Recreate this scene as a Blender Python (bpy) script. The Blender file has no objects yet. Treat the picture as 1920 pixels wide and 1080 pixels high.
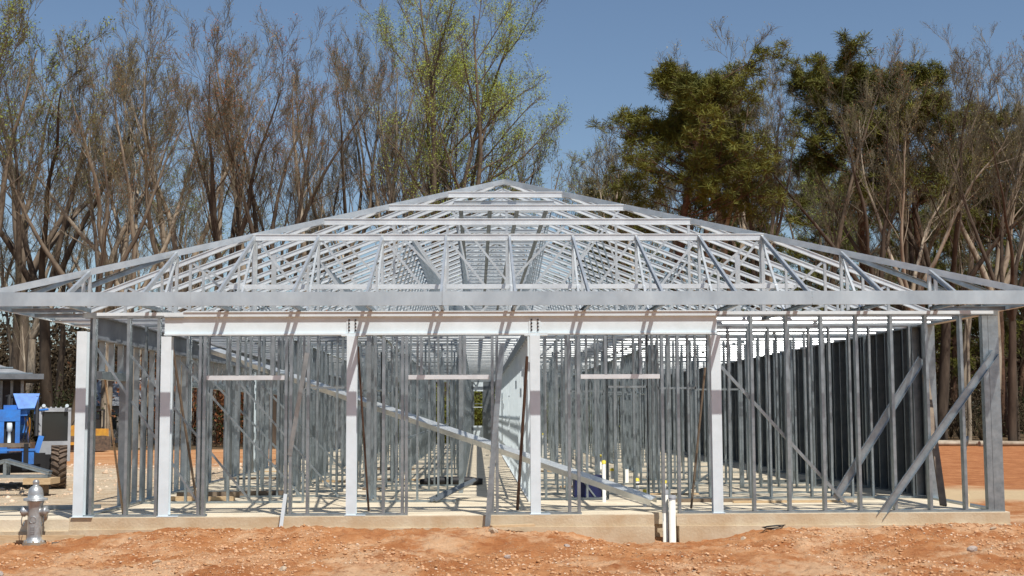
import bpy, math, random
import numpy as np
from mathutils import Vector, Matrix
R = math.radians
scene = bpy.context.scene
col = scene.collection

# ------------------------------------------------------------------ camera
CAM = (-0.6347, -22.9989, 1.7212)
YAW, PITCH, ROLL, FPX = 0.0264, 0.0922, -0.0043, 2523.95
F = Vector((math.sin(YAW)*math.cos(PITCH), math.cos(YAW)*math.cos(PITCH), math.sin(PITCH)))
Rt = Vector((math.cos(YAW), -math.sin(YAW), 0)); Up = Rt.cross(F)
R2 = Rt*math.cos(ROLL) + Up*math.sin(ROLL); U2 = -Rt*math.sin(ROLL) + Up*math.cos(ROLL)
cd = bpy.data.cameras.new('camera'); cam = bpy.data.objects.new('camera', cd); col.objects.link(cam)
cd.sensor_width = 36; cd.lens = FPX/1920*36; cd.clip_start = 0.1; cd.clip_end = 3000
cam.matrix_world = Matrix(((R2.x, U2.x, -F.x, CAM[0]), (R2.y, U2.y, -F.y, CAM[1]), (R2.z, U2.z, -F.z, CAM[2]), (0, 0, 0, 1)))
scene.camera = cam

# ------------------------------------------------------------------ world, sun, exposure
world = bpy.data.worlds.new('World'); scene.world = world; world.use_nodes = True
nt = world.node_tree; bg = nt.nodes['Background']
sky = nt.nodes.new('ShaderNodeTexSky'); sky.sky_type = 'NISHITA'; sky.sun_disc = False
LD = Vector((-0.29, 0.543, -1.0)).normalized()
EL = math.asin(-LD.z); AZ = math.atan2(-LD.x, -LD.y)
sky.sun_elevation = EL; sky.sun_rotation = AZ; sky.air_density = 1.0; sky.dust_density = 0.6; sky.ozone_density = 2.8
nt.links.new(sky.outputs[0], bg.inputs[0]); bg.inputs[1].default_value = 0.096
sd = bpy.data.lights.new('sun', 'SUN'); sd.energy = 4.9; sd.angle = R(0.5); sd.color = (1, 0.965, 0.91)
so = bpy.data.objects.new('sun', sd); col.objects.link(so)
so.rotation_euler = LD.to_track_quat('-Z', 'Y').to_euler()
vs = scene.view_settings; vs.view_transform = 'Standard'; vs.look = 'None'; vs.exposure = 0.02; vs.gamma = 1; vs.use_curve_mapping = False

# ------------------------------------------------------------------ materials
def mat(name, c, rough=0.6, metal=0.0, noise=0.0, scale=4.0, c2=None, bump=0.0, bscale=20.0, stretch=None, spec=0.5):
    m = bpy.data.materials.new(name); m.use_nodes = True; n = m.node_tree; b = n.nodes['Principled BSDF']
    b.inputs['Base Color'].default_value = (*c, 1); b.inputs['Roughness'].default_value = rough; b.inputs['Metallic'].default_value = metal
    b.inputs['Specular IOR Level'].default_value = spec
    tc = n.nodes.new('ShaderNodeTexCoord'); mp = n.nodes.new('ShaderNodeMapping'); n.links.new(tc.outputs['Object'], mp.inputs[0])
    if stretch: mp.inputs['Scale'].default_value = stretch
    if c2 is not None or noise:
        if c2 is None: c2 = tuple(min(1, x*(1-noise)) for x in c)
        nz = n.nodes.new('ShaderNodeTexNoise'); nz.inputs['Scale'].default_value = scale; nz.inputs['Detail'].default_value = 6; nz.inputs['Roughness'].default_value = 0.65
        n.links.new(mp.outputs[0], nz.inputs['Vector'])
        rp = n.nodes.new('ShaderNodeValToRGB'); rp.color_ramp.elements[0].position = 0.36; rp.color_ramp.elements[1].position = 0.66
        rp.color_ramp.elements[0].color = (*c2, 1); rp.color_ramp.elements[1].color = (*c, 1)
        n.links.new(nz.outputs['Fac'], rp.inputs[0]); n.links.new(rp.outputs[0], b.inputs['Base Color'])
        rr = n.nodes.new('ShaderNodeMapRange'); rr.inputs['To Min'].default_value = rough*1.25 if rough < .75 else rough; rr.inputs['To Max'].default_value = rough*0.85
        n.links.new(nz.outputs['Fac'], rr.inputs['Value']); n.links.new(rr.outputs[0], b.inputs['Roughness'])
    if bump:
        nb = n.nodes.new('ShaderNodeTexNoise'); nb.inputs['Scale'].default_value = bscale; nb.inputs['Detail'].default_value = 5
        n.links.new(mp.outputs[0], nb.inputs['Vector'])
        bp = n.nodes.new('ShaderNodeBump'); bp.inputs['Strength'].default_value = bump; bp.inputs['Distance'].default_value = 0.02
        n.links.new(nb.outputs['Fac'], bp.inputs['Height']); n.links.new(bp.outputs[0], b.inputs['Normal'])
    return m
M = {}
M['galv'] = mat('galvanised_steel', (.44, .50, .525), .38, .84, c2=(.28, .325, .345), scale=5, bump=.12, bscale=9)
M['galv_roof'] = mat('galvanised_roof_steel', (.73, .755, .75), .36, .62, c2=(.54, .57, .575), scale=3, bump=.12, bscale=9)
M['galv_dull_shade'] = mat('dull_and_shaded_galvanised_steel', (.30, .33, .35), .42, .85, c2=(.20, .225, .24), scale=3, bump=.1, bscale=8)  # dull steel; on the right wall its darkness stands in for shade
M['fascia'] = mat('fascia_steel', (.72, .79, .81), .30, .6, c2=(.45, .51, .54), scale=.8, bump=.35, bscale=1.6, stretch=(1, 1, .6))
M['primer'] = mat('pale_primer_paint', (.69, .775, .81), .45, 0, c2=(.61, .685, .71), scale=3)
M['galv_shine'] = mat('bright_rolled_steel', (.34, .35, .35), .29, .85, c2=(.17, .18, .185), scale=1.3)
M['beam_grey'] = mat('dusty_grey_beam', (.27, .29, .31), .6, .25, c2=(.19, .205, .22), scale=1.5)
M['twig_grey'] = mat('grey_tan_twigs', (.24, .205, .135), .95, 0, c2=(.12, .10, .065), scale=1.0, spec=.1)
M['twig_dark'] = mat('dark_grey_twigs', (.13, .11, .07), .95, 0, c2=(.075, .062, .04), scale=1.0, spec=.1)
M['galv_bright'] = mat('bright_galvanised_steel', (.80, .83, .83), .40, .38, c2=(.62, .65, .66), scale=2.2, bump=.1, bscale=9)
M['galv_white'] = mat('white_coated_steel', (.74, .76, .77), .40, .30, c2=(.60, .62, .63), scale=3)
M['bolt'] = mat('dark_bolt', (.03, .03, .035), .6, .3)
M['concrete'] = mat('slab_concrete', (.76, .66, .49), .85, 0, c2=(.58, .49, .35), scale=1.6, bump=.25, bscale=30)
M['footing'] = mat('footing_concrete', (.60, .51, .36), .9, 0, c2=(.48, .35, .21), scale=1.3, bump=.35, bscale=25)
M['sheath'] = mat('dark_wall_sheathing', (.030, .036, .044), .75, 0, c2=(.018, .022, .028), scale=2)
M['pvc'] = mat('white_pvc', (.78, .76, .68), .4, 0, noise=.1, scale=10)
M['yellow_cap'] = mat('yellow_plastic', (.78, .62, .06), .45, 0, noise=.15, scale=9)
M['rubber'] = mat('grey_rubber', (.30, .31, .33), .6, 0, noise=.3)
M['black'] = mat('black_rubber', (.018, .017, .016), .8, 0, noise=.3)
M['tyre'] = mat('muddy_tyre_rubber', (.17, .115, .075), .9, 0, c2=(.06, .045, .035), scale=7, bump=.3)
M['wood'] = mat('pale_lumber', (.62, .46, .27), .75, 0, c2=(.48, .33, .18), scale=6, stretch=(1, 8, 8))
M['wood_dark'] = mat('weathered_lumber', (.24, .18, .12), .85, 0, c2=(.15, .11, .08), scale=6)
M['brown_pipe'] = mat('rusty_brown_pipe', (.16, .09, .06), .7, .2, noise=.4, scale=12)
M['hydrant'] = mat('silver_hydrant_paint', (.50, .53, .53), .38, .55, c2=(.34, .34, .33), scale=7, bump=.25, bscale=30)
M['blue'] = mat('blue_machine_paint', (.04, .24, .74), .5, 0, c2=(.05, .15, .42), scale=3)
M['yellow'] = mat('yellow_machine_paint', (.72, .38, .04), .45, 0, c2=(.48, .22, .04), scale=3)
M['greycab'] = mat('grey_cab_paint', (.46, .47, .48), .4, 0, noise=.2, scale=3)
M['glass'] = mat('dark_cab_glass', (.03, .035, .035), .08, 0, noise=.1)
M['navy'] = mat('navy_blue_tarp', (.012, .018, .10), .55, 0, noise=.4, scale=8)
M['stone'] = mat('pale_stone', (.62, .50, .36), .9, 0, c2=(.45, .33, .22), scale=9, bump=.5)
M['stone_grey'] = mat('grey_pink_stone', (.50, .42, .36), .9, 0, c2=(.35, .27, .22), scale=9, bump=.5)
M['dark_gap'] = mat('dark_machine_frame', (.02, .02, .022), .6, .2)
M['shingle'] = mat('grey_roof_shingle', (.30, .31, .32), .9, 0, noise=.3, scale=2)
M['siding'] = mat('pale_siding', (.40, .38, .34), .8, 0, noise=.15, scale=1)
M['bark_dark'] = mat('dark_bark', (.12, .088, .062), .95, 0, c2=(.050, .036, .026), scale=2.2, bump=.4, bscale=6, stretch=(1, 1, .25), spec=.2)
M['bark_pale'] = mat('pale_grey_bark', (.46, .385, .29), .95, 0, c2=(.24, .185, .13), scale=1.2, bump=.3, bscale=5, stretch=(1, 1, .4), spec=.2)
M['bark_mid'] = mat('brown_bark', (.22, .170, .12), .95, 0, c2=(.10, .075, .055), scale=1.6, bump=.3, bscale=5, stretch=(1, 1, .3), spec=.2)
M['bark_pine'] = mat('reddish_pine_bark', (.17, .095, .058), .95, 0, c2=(.075, .042, .028), scale=3, bump=.4, bscale=6, spec=.2)
M['bud_red'] = mat('reddish_buds', (.36, .14, .06), .9, 0, c2=(.22, .10, .05), scale=.6, spec=.1)
M['bud_tan'] = mat('tan_buds', (.38, .31, .12), .9, 0, c2=(.24, .19, .07), scale=.6, spec=.1)
M['bud_green'] = mat('olive_green_buds', (.27, .31, .06), .9, 0, c2=(.17, .20, .04), scale=.6, spec=.1)
M['leaf_spring'] = mat('fresh_spring_leaf', (.38, .43, .07), .7, 0, c2=(.24, .29, .05), scale=.5, spec=.2)
M['needle'] = mat('pine_needles', (.19, .185, .030), .75, 0, c2=(.085, .09, .02), scale=.7, spec=.2)
M['needle_dark'] = mat('dark_evergreen_leaf', (.055, .065, .020), .8, 0, c2=(.025, .034, .012), scale=.8, spec=.2)
M['shrub'] = mat('brown_brush', (.10, .072, .042), .95, 0, c2=(.045, .034, .022), scale=.5, spec=.1)
M['floor_litter'] = mat('woodland_litter', (.11, .07, .04), .95, 0, c2=(.06, .045, .03), scale=.3, spec=.1)
M['olive'] = mat('olive_shrub_leaf', (.17, .175, .03), .9, 0, c2=(.09, .095, .02), scale=.8, spec=.1)
M['grass'] = mat('rough_grass', (.16, .17, .03), .9, 0, c2=(.10, .11, .03), scale=.5, spec=.1)
M['wire'] = mat('black_wire', (.02, .02, .02), .5)
M['rope'] = mat('brown_rope', (.10, .07, .04), .9)
M['cloth_weight'] = mat('cream_block', (.74, .58, .36), .7, 0, c2=(.6, .42, .22), scale=12)

# ------------------------------------------------------------------ object helpers
def tag(o, label=None, cat=None, group=None, kind=None):
    if label: o['label'] = label
    if cat: o['category'] = cat
    if group: o['group'] = group
    if kind: o['kind'] = kind
    return o
def empty(name, loc=(0, 0, 0), label=None, cat=None, group=None):
    o = bpy.data.objects.new(name, None); col.objects.link(o); o.location = loc; o.empty_display_size = .2
    return tag(o, label, cat, group)
def link(name, me, parent=None, loc=None):
    o = bpy.data.objects.new(name, me); col.objects.link(o)
    if parent is not None: o.parent = parent
    if loc is not None: o.location = loc
    return o
def copy_tree(o, parent=None):
    c = o.copy(); col.objects.link(c); c.parent = parent
    for ch in list(o.children): copy_tree(ch, c)
    return c
class MB:
    def __init__(s): s.v = []; s.f = []; s.m = []; s.sm = []
    def add(s, vs_, fs_, mi=0, smooth=False):
        b = len(s.v); s.v.extend([tuple(x) for x in vs_])
        for f in fs_: s.f.append([b+i for i in f]); s.m.append(mi); s.sm.append(smooth)
        return s
    def box(s, c, d, rot=None, mi=0):
        hx, hy, hz = d[0]/2, d[1]/2, d[2]/2
        P = [Vector((x*hx, y*hy, z*hz)) for x in (-1, 1) for y in (-1, 1) for z in (-1, 1)]
        if rot is not None: P = [rot @ p for p in P]
        P = [p+Vector(c) for p in P]
        return s.add(P, [(0, 1, 3, 2), (4, 6, 7, 5), (0, 4, 5, 1), (2, 3, 7, 6), (0, 2, 6, 4), (1, 5, 7, 3)], mi)
    def bb(s, a, b, mi=0):
        return s.box([(a[i]+b[i])/2 for i in range(3)], [abs(b[i]-a[i]) for i in range(3)], None, mi)
    def ext(s, p0, p1, u, v, pts, mi=0):
        """extrude a closed 2D outline (in u, v) from p0 to p1"""
        n = len(pts); P = []
        for p in (p0, p1):
            for a, b in pts: P.append(Vector(p)+u*a+v*b)
        fs = [(i, (i+1) % n, n+(i+1) % n, n+i) for i in range(n)]
        s.add(P, fs, mi)
        b = len(s.v)-2*n
        if n == 8:   # C profile: caps as three quads
            for o in (0, n):
                for q in ((0, 1, 6, 7), (1, 2, 5, 6), (2, 3, 4, 5)): s.f.append([b+o+i for i in q]); s.m.append(mi); s.sm.append(False)
        else:
            s.f.append([b+i for i in range(n)]); s.m.append(mi); s.sm.append(False)
            s.f.append([b+n+i for i in range(n)]); s.m.append(mi); s.sm.append(False)
        return s
    def chan(s, p0, p1, w, fl, back, t=.004, mi=0):
        """C channel: web of width w seen across 'back' (unit vector from open side to web), flanges fl"""
        p0 = Vector(p0); p1 = Vector(p1); ax = (p1-p0).normalized(); bk = Vector(back); bk = (bk-ax*bk.dot(ax)).normalized(); u = ax.cross(bk)
        h = w/2
        pts = [(-h, -fl/2), (-h, fl/2), (h, fl/2), (h, -fl/2), (h-t, -fl/2), (h-t, fl/2-t), (-h+t, fl/2-t), (-h+t, -fl/2)]
        n = 8; P = []
        for p in (p0, p1):
            for a, b in pts: P.append(p+u*a+bk*b)
        fs = [(i, (i+1) % n, n+(i+1) % n, n+i) for i in range(n)]
        for o in (0, n): fs += [(o+0, o+1, o+6, o+7), (o+1, o+2, o+5, o+6), (o+2, o+3, o+4, o+5)]
        return s.add(P, fs, mi)
    def chord(s, p0, p1, w, fl, back, mi=0):
        s.chan(p0, p1, w, fl, back, mi=mi)
        p0 = Vector(p0); p1 = Vector(p1); ax = (p1-p0).normalized(); bk = Vector(back); bk = (bk-ax*bk.dot(ax)).normalized(); u = ax.cross(bk)
        if u.z < 0: u = -u
        o = u*(w/2-.009)+bk*(fl/2+.009)
        s.ext(p0+o, p1+o, u, bk, [(-.009, -.007), (.009, -.007), (.009, .007), (-.009, .007)], mi)
        o = -u*(w/2-.006)+bk*(fl/2+.008); return s.ext(p0+o, p1+o, u, bk, [(-.006, -.006), (.006, -.006), (.006, .006), (-.006, .006)], mi)
    def slope(s, p0, p1, bk, mi=1):
        p0 = Vector(p0); p1 = Vector(p1); ax = (p1-p0).normalized(); bk = Vector(bk); u = ax.cross(bk)
        if u.z < 0: u = -u
        o = bk*.0255; return s.ext(p0+o, p1+o, u, bk, [(-.010, 0), (.012, 0), (-.010, .012)], mi)
    def bar(s, p0, p1, w, d, side=(0, 1, 0), mi=0):
        p0 = Vector(p0); p1 = Vector(p1); ax = (p1-p0).normalized(); sd_ = Vector(side); sd_ = (sd_-ax*sd_.dot(ax)).normalized(); u = ax.cross(sd_)
        return s.ext(p0, p1, u, sd_, [(-w/2, -d/2), (w/2, -d/2), (w/2, d/2), (-w/2, d/2)], mi)
    def tube(s, pts, r, n=8, mi=0, cap=True, smooth=True):
        rs = r if isinstance(r, (list, tuple)) else [r]*len(pts)
        P = []; pts = [Vector(p) for p in pts]
        ref = None
        for i, p in enumerate(pts):
            t = (pts[min(i+1, len(pts)-1)]-pts[max(i-1, 0)]).normalized()
            if ref is None: ref = Vector((0, 0, 1)) if abs(t.z) < .9 else Vector((1, 0, 0))
            a = (ref-t*ref.dot(t)).normalized(); b = t.cross(a)
            for k in range(n):
                an = 2*math.pi*k/n; P.append(p+(a*math.cos(an)+b*math.sin(an))*rs[i])
        fs = [(i*n+k, i*n+(k+1) % n, (i+1)*n+(k+1) % n, (i+1)*n+k) for i in range(len(pts)-1) for k in range(n)]
        s.add(P, fs, mi, smooth)
        if cap:
            b = len(s.v)-len(P)
            s.f.append([b+k for k in range(n)]); s.m.append(mi); s.sm.append(False)
            s.f.append([b+(len(pts)-1)*n+k for k in range(n)]); s.m.append(mi); s.sm.append(False)
        return s
    def lathe(s, c, prof, n=20, mi=0):
        return s.tube([(c[0], c[1], c[2]+z) for r_, z in prof], [max(r_, .0005) for r_, z in prof], n, mi)
    def mesh(s, name, mats):
        me = bpy.data.meshes.new(name); me.from_pydata(s.v, [], s.f)
        for m_ in (mats if isinstance(mats, (list, tuple)) else [mats]): me.materials.append(m_)
        me.polygons.foreach_set('material_index', s.m); me.polygons.foreach_set('use_smooth', s.sm)
        me.update()
        return me
    def build(s, name, mats, parent=None, loc=None):
        o = link(name, s.mesh(name, mats), parent, loc)
        if s.f and parent is None and loc is None:   # put the origin at the thing's base
            a = np.array(s.v); b = Vector(((a[:, 0].min()+a[:, 0].max())/2, (a[:, 1].min()+a[:, 1].max())/2, a[:, 2].min()))
            o.data.transform(Matrix.Translation(-b)); o.location = b
        return o

# ------------------------------------------------------------------ noise for the ground
def vnoise(x, y, seed):
    xi = np.floor(x).astype(np.int64); yi = np.floor(y).astype(np.int64); fx = x-xi; fy = y-yi
    fx = fx*fx*(3-2*fx); fy = fy*fy*(3-2*fy)
    def h(a, b):
        n = (a*374761393+b*668265263+seed*1442695041) & 0xffffffff
        n = ((n ^ (n >> 13))*1274126177) & 0xffffffff
        return ((n ^ (n >> 16)) & 0xffff)/65535.0
    return (h(xi, yi)*(1-fx)+h(xi+1, yi)*fx)*(1-fy)+(h(xi, yi+1)*(1-fx)+h(xi+1, yi+1)*fx)*fy
def sstep(a, b, x):
    t = np.clip((x-a)/(b-a), 0, 1); return t*t*(3-2*t)
def ground_z(x, y):
    x = np.asarray(x, float); y = np.asarray(y, float)
    z = np.full(np.broadcast(x, y).shape, -0.36)
    near = sstep(1.2, -.2, y)*sstep(-9, -5, y)
    # spoil heaped along the slab edge
    z = z + .18*np.exp(-((y+.9)/1.1)**2)*sstep(-7.2, -5.6, x)*(1-sstep(-.6, 1.3, x)) + .14*np.exp(-((y+.7)/1.2)**2)*sstep(3.2, 4.6, x)
    z = z - .13*np.exp(-((y+.2)/1.0)**2)*sstep(.6, 1.6, x)*(1-sstep(3.2, 4.4, x))
    z = z - .10*np.exp(-((y+.6)/.8)**2)*(1-sstep(-8.2, -7.0, x))
    z = z - .10*sstep(-2.5, -5.5, y)
    n = (vnoise(x*.9, y*1.1, 1)-.5)*.10+(vnoise(x*2.3, y*2.6, 2)-.5)*.05
    fine = (vnoise(x*6, y*7, 3)-.5)*.05+(np.maximum(vnoise(x*11, y*13, 4)-.50, 0))*.085+(vnoise(x*21, y*23, 5)-.5)*.030
    z = z+near*(n+fine)+(1-near)*(vnoise(x*.15, y*.15, 6)-.5)*.10*sstep(14, 30, np.abs(y-26)+np.abs(x)*.5)
    far = sstep(62, 120, y)
    return z + far*1.2
# one ground sheet, fine in front of the slab and coarse to the horizon
def axis(parts):
    a = []
    for lo, hi, st in parts: a.extend(np.arange(lo, hi, st))
    return np.array(a)
gx = axis([(-900, -120, 60), (-120, -30, 6), (-30, -11, .5), (-11, 11, .055), (11, 30, .5), (30, 120, 6), (120, 901, 60)])
gy = axis([(-200, -20, 15), (-20, -7, 1), (-7, .35, .045), (.35, 20, .35), (20, 80, 1.5), (80, 200, 8), (200, 1500, 100)])
GX, GY = np.meshgrid(gx, gy); GZ = ground_z(GX, GY)
under = (GX > -7.2) & (GX < 8.2) & (GY > .3) & (GY < 51); GZ[under] = -.42
nx, ny = len(gx), len(gy)
gm = bpy.data.meshes.new('dirt_ground')
gm.vertices.add(nx*ny); gm.vertices.foreach_set('co', np.stack([GX, GY, GZ], -1).ravel())
ii = (np.arange(ny-1)[:, None]*nx+np.arange(nx-1)[None, :]).ravel()
q = np.stack([ii, ii+1, ii+nx+1, ii+nx], -1)
gm.loops.add(q.size); gm.polygons.add(len(q)); gm.loops.foreach_set('vertex_index', q.ravel().astype(np.int32))
gm.polygons.foreach_set('loop_start', np.arange(0, q.size, 4, dtype=np.int32)); gm.polygons.foreach_set('loop_total', np.full(len(q), 4, dtype=np.int32))
gm.polygons.foreach_set('use_smooth', np.ones(len(q), dtype=bool)); gm.update(); gm.validate()
def dirt_material():
    m = bpy.data.materials.new('red_clay_dirt'); m.use_nodes = True; n = m.node_tree; b = n.nodes['Principled BSDF']; L = n.links.new
    b.inputs['Roughness'].default_value = .95; b.inputs['Specular IOR Level'].default_value = .15
    tc = n.nodes.new('ShaderNodeTexCoord'); sx = n.nodes.new('ShaderNodeSeparateXYZ'); L(tc.outputs['Object'], sx.inputs[0])
    def noise(sc, det=6, rough=.6):
        z = n.nodes.new('ShaderNodeTexNoise'); z.inputs['Scale'].default_value = sc; z.inputs['Detail'].default_value = det; z.inputs['Roughness'].default_value = rough
        L(tc.outputs['Object'], z.inputs['Vector']); return z.outputs['Fac']
    def ramp(fac, p0, c0, p1, c1):
        r = n.nodes.new('ShaderNodeValToRGB'); e = r.color_ramp.elements; e[0].position = p0; e[0].color = (*c0, 1); e[1].position = p1; e[1].color = (*c1, 1); L(fac, r.inputs[0]); return r.outputs[0]
    def mix(f, a, c):
        x = n.nodes.new('ShaderNodeMix'); x.data_type = 'RGBA'; L(f, x.inputs[0])
        for s_, k in ((a, 6), (c, 7)):
            if isinstance(s_, tuple): x.inputs[k].default_value = (*s_, 1)
            else: L(s_, x.inputs[k])
        return x.outputs[2]
    def mr(v, a, c, o0=0, o1=1):
        x = n.nodes.new('ShaderNodeMapRange'); x.interpolation_type = 'SMOOTHSTEP'
        for k, s_ in ((0, v), (1, a), (2, c), (3, o0), (4, o1)):
            if isinstance(s_, (int, float)): x.inputs[k].default_value = s_
            else: L(s_, x.inputs[k])
        return x.outputs[0]
    def mul(a, c):
        x = n.nodes.new('ShaderNodeMath'); x.operation = 'MULTIPLY'
        for k, s_ in ((0, a), (1, c)):
            if isinstance(s_, (int, float)): x.inputs[k].default_value = s_
            else: L(s_, x.inputs[k])
        return x.outputs[0]
    def addv(a, c):
        x = n.nodes.new('ShaderNodeMath'); x.operation = 'ADD'
        for k, s_ in ((0, a), (1, c)):
            if isinstance(s_, (int, float)): x.inputs[k].default_value = s_
            else: L(s_, x.inputs[k])
        return x.outputs[0]
    clay = ramp(noise(1.1, 8, .7), .36, (.39, .145, .050), .62, (.58, .28, .12))
    clay = mix(mr(noise(.55, 6, .7), .47, .62, 0, .8), clay, (.68, .44, .26)); clay = mix(mr(noise(3.7, 6, .75), .52, .66, 0, .7), clay, (.30, .10, .035))
    peb = n.nodes.new('ShaderNodeTexVoronoi'); peb.inputs['Scale'].default_value = 26; L(tc.outputs['Object'], peb.inputs['Vector'])
    pf = mul(mr(peb.outputs['Distance'], .26, .16), mr(noise(2.2, 3), .46, .62))
    clay = mix(pf, clay, (.66, .48, .32))
    v2 = n.nodes.new('ShaderNodeTexVoronoi'); v2.inputs['Scale'].default_value = 60; L(tc.outputs['Object'], v2.inputs['Vector'])
    clay = mix(mul(mr(v2.outputs['Distance'], .3, .15), mr(noise(3.1, 3), .45, .6, 0, .7)), clay, (.60, .40, .24))
    # pale gravel yard on the left of the slab, beyond it orange earth
    yj = addv(sx.outputs['Y'], mul(noise(.12, 4), 14)); xj = addv(sx.outputs['X'], mul(noise(.2, 3), 3))
    gravel = ramp(noise(1.8, 8, .75), .35, (.46, .33, .20), .65, (.66, .55, .40))
    pk = mul(mul(mr(yj, 6.5, 9), mr(yj, 44, 36)), mr(xj, 2, -3))
    c = mix(pk, clay, gravel)
    far_or = ramp(noise(.5, 6), .35, (.44, .19, .075), .65, (.60, .34, .17))
    c = mix(mul(mr(yj, 36, 44), mr(xj, 2, -3)), c, far_or)
    # sand strip on the right
    sand = mul(mul(mr(yj, 13.5, 15.5), mr(yj, 22, 18.5)), mr(xj, 6, 8))
    c = mix(sand, c, (.62, .46, .27))
    c = mix(mul(mr(yj, 20, 23), mr(xj, 6, 8)), c, ramp(noise(1.5, 9, .8), .38, (.30, .10, .035), .62, (.54, .24, .10)))
    # woodland floor
    wf = mr(addv(sx.outputs['Y'], mul(noise(.3, 4), 6)), 57, 61)
    c = mix(wf, c, ramp(noise(.7, 6), .35, (.07, .05, .03), .65, (.16, .105, .055)))
    L(c, b.inputs['Base Color'])
    bp = n.nodes.new('ShaderNodeBump'); bp.inputs['Strength'].default_value = 1; bp.inputs['Distance'].default_value = .05
    L(addv(addv(noise(14, 8, .8), mul(pf, .3)), mul(noise(1.6, 4), 2.0)), bp.inputs['Height']); L(bp.outputs[0], b.inputs['Normal'])
    return m
gm.materials.append(dirt_material())
tag(link('ground', gm), 'rough orange clay ground with scattered stones', None, None, 'structure')

# ==================================================================== THE STEEL FRAME BUILDING
XL, XR, YB = -7.39, 8.38, 52.0
HF, OV, ZE, SL = 8.68, 1.0, 3.70, 0.389      # roof half width, overhang, fascia top, slope
G0, SP = 2.714, 1.219
YR = HF-OV                                    # y of the ridge end
ZR = ZE+SL*HF
B = empty('steel_frame_building', (.5, 0, 0), 'galvanised steel stud and truss frame of a long hip roofed building on a concrete slab', 'building frame')
B.location = (0, 0, 0)
rng = random.Random(5)

# slab with a step (footing ledge) and the notch for the two pipes
sb = MB()
for a, b in (((XL-.06, -.04, -.20), (2.36, YB, 0)), ((2.36, .38, -.20), (2.74, YB, 0)), ((2.74, -.04, -.20), (XR+.06, YB, 0))): sb.bb(a, b)
sb.bb((-12.5, -.04, -.22), (XL-.06, 2.4, -.03))
slab = sb.build('foundation_slab', M['concrete'], B)
se = MB()
for a_, b_ in ((XL-.06, 2.36), (2.74, XR+.06)): se.bb((a_, -.046, -.20), (b_, -.041, -.012))
se.build('slab_edge', M['footing'], slab)
fb = MB()
for a, b in (((XL-.06, -.09, -.75), (2.36, .3, -.20)), ((2.36, .42, -.75), (2.78, .8, -.20)), ((2.78, -.09, -.75), (XR+.06, .3, -.20))): fb.bb(a, b)
fb.bb((-12.5, -.09, -.75), (XL-.06, .2, -.22))
fb.bb((XR-.2, .3, -.75), (XR+.06, YB, -.20)); fb.bb((XL-.06, .3, -.75), (XL+.2, YB, -.20))
fb.build('footing', M['footing'], slab)

ZT = 3.44
N_STUD = [0]
stud_cache = {}
def stud(x, y, z0, z1, along='x', w=.15, fl=.048, flip=1, parent=None, m='galv', stuffmb=None, name='stud'):
    """vertical C stud; along = direction of the wall it stands in; web across the wall"""
    back = (flip, 0, 0) if along == 'x' else (0, flip, 0)
    if stuffmb is not None:
        stuffmb.chan((x, y, z0), (x, y, z1), w, fl, back); return
    key = (round(z1-z0, 2), along, w, fl, flip, m)
    if key not in stud_cache:
        b = MB().chan((0, 0, 0), (0, 0, z1-z0), w, fl, back); stud_cache[key] = b.mesh(name, M[m])
    N_STUD[0] += 1
    return link(name, stud_cache[key], parent, (x, y, z0))

# ---- front wall
fw = MB()
def track(mb, x0, x1, y, z=0, w=.155, up=1, h=.035):
    # U track lying on the slab (up=1) or hanging under the top plate (up=-1)
    mb.bb((x0, y-w/2, z), (x1, y+w/2, z+up*.006))
    mb.bb((x0, y-w/2-.003, z), (x1, y-w/2, z+up*h)); mb.bb((x0, y+w/2, z), (x1, y+w/2+.003, z+up*h))
YF = .085
track(fw, 3.52, XR, YF, 3.44, up=-1, h=.075)
fwall = fw.build('front_wall_top_track', M['galv'], B)
track_ = MB(); track(track_, XL+.06, -5.62, YF, 3.44, up=-1, h=.09); track_.build('top_track', M['galv'], fwall)
for a, b in ((XL, -5.2), (-3.92, -1.82), (-.40, 1.14), (2.79, XR)): track_ = MB(); track(track_, a, b, YF, .002); track_.build('bottom_track', M['galv'], fwall)
ZB = 3.03
for x in (-7.13, -6.55, -6.04): stud(x, YF, .008, 3.36, parent=fwall)
for x in (-5.33, -5.25, -3.87, -3.79, -3.50, -2.22, -1.90, -1.83, -.37, -.29, .94, 1.10, 2.54, 2.81): stud(x, YF, .008, ZB, parent=fwall, flip=1 if x < .4 else -1)
for x in (-4.70, -4.10, -1.58, -.92, -.84, 1.57, 2.17): stud(x, YF, 2.36, ZB, parent=fwall, name='cripple_stud')
for k in range(7): stud(4.09+.606*k, YF, .008, 3.40, parent=fwall, flip=-1, w=.15)
# corner post of the right end, boxed studs
for a_, b_ in ((8.10, 8.195), (8.20, 8.378)): MB().bb((a_, .012, .008), (b_, .16, 3.36)).build('corner_stud', M['galv'], fwall)
for x0, x1 in ((-5.22, -3.90), (-1.80, -.42), (1.14, 2.50)):
    h_ = MB(); h_.bb((x0, .01, 2.29), (x1, .15, 2.365)); h_.build('door_header', M['galv_bright'], fwall)
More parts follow.
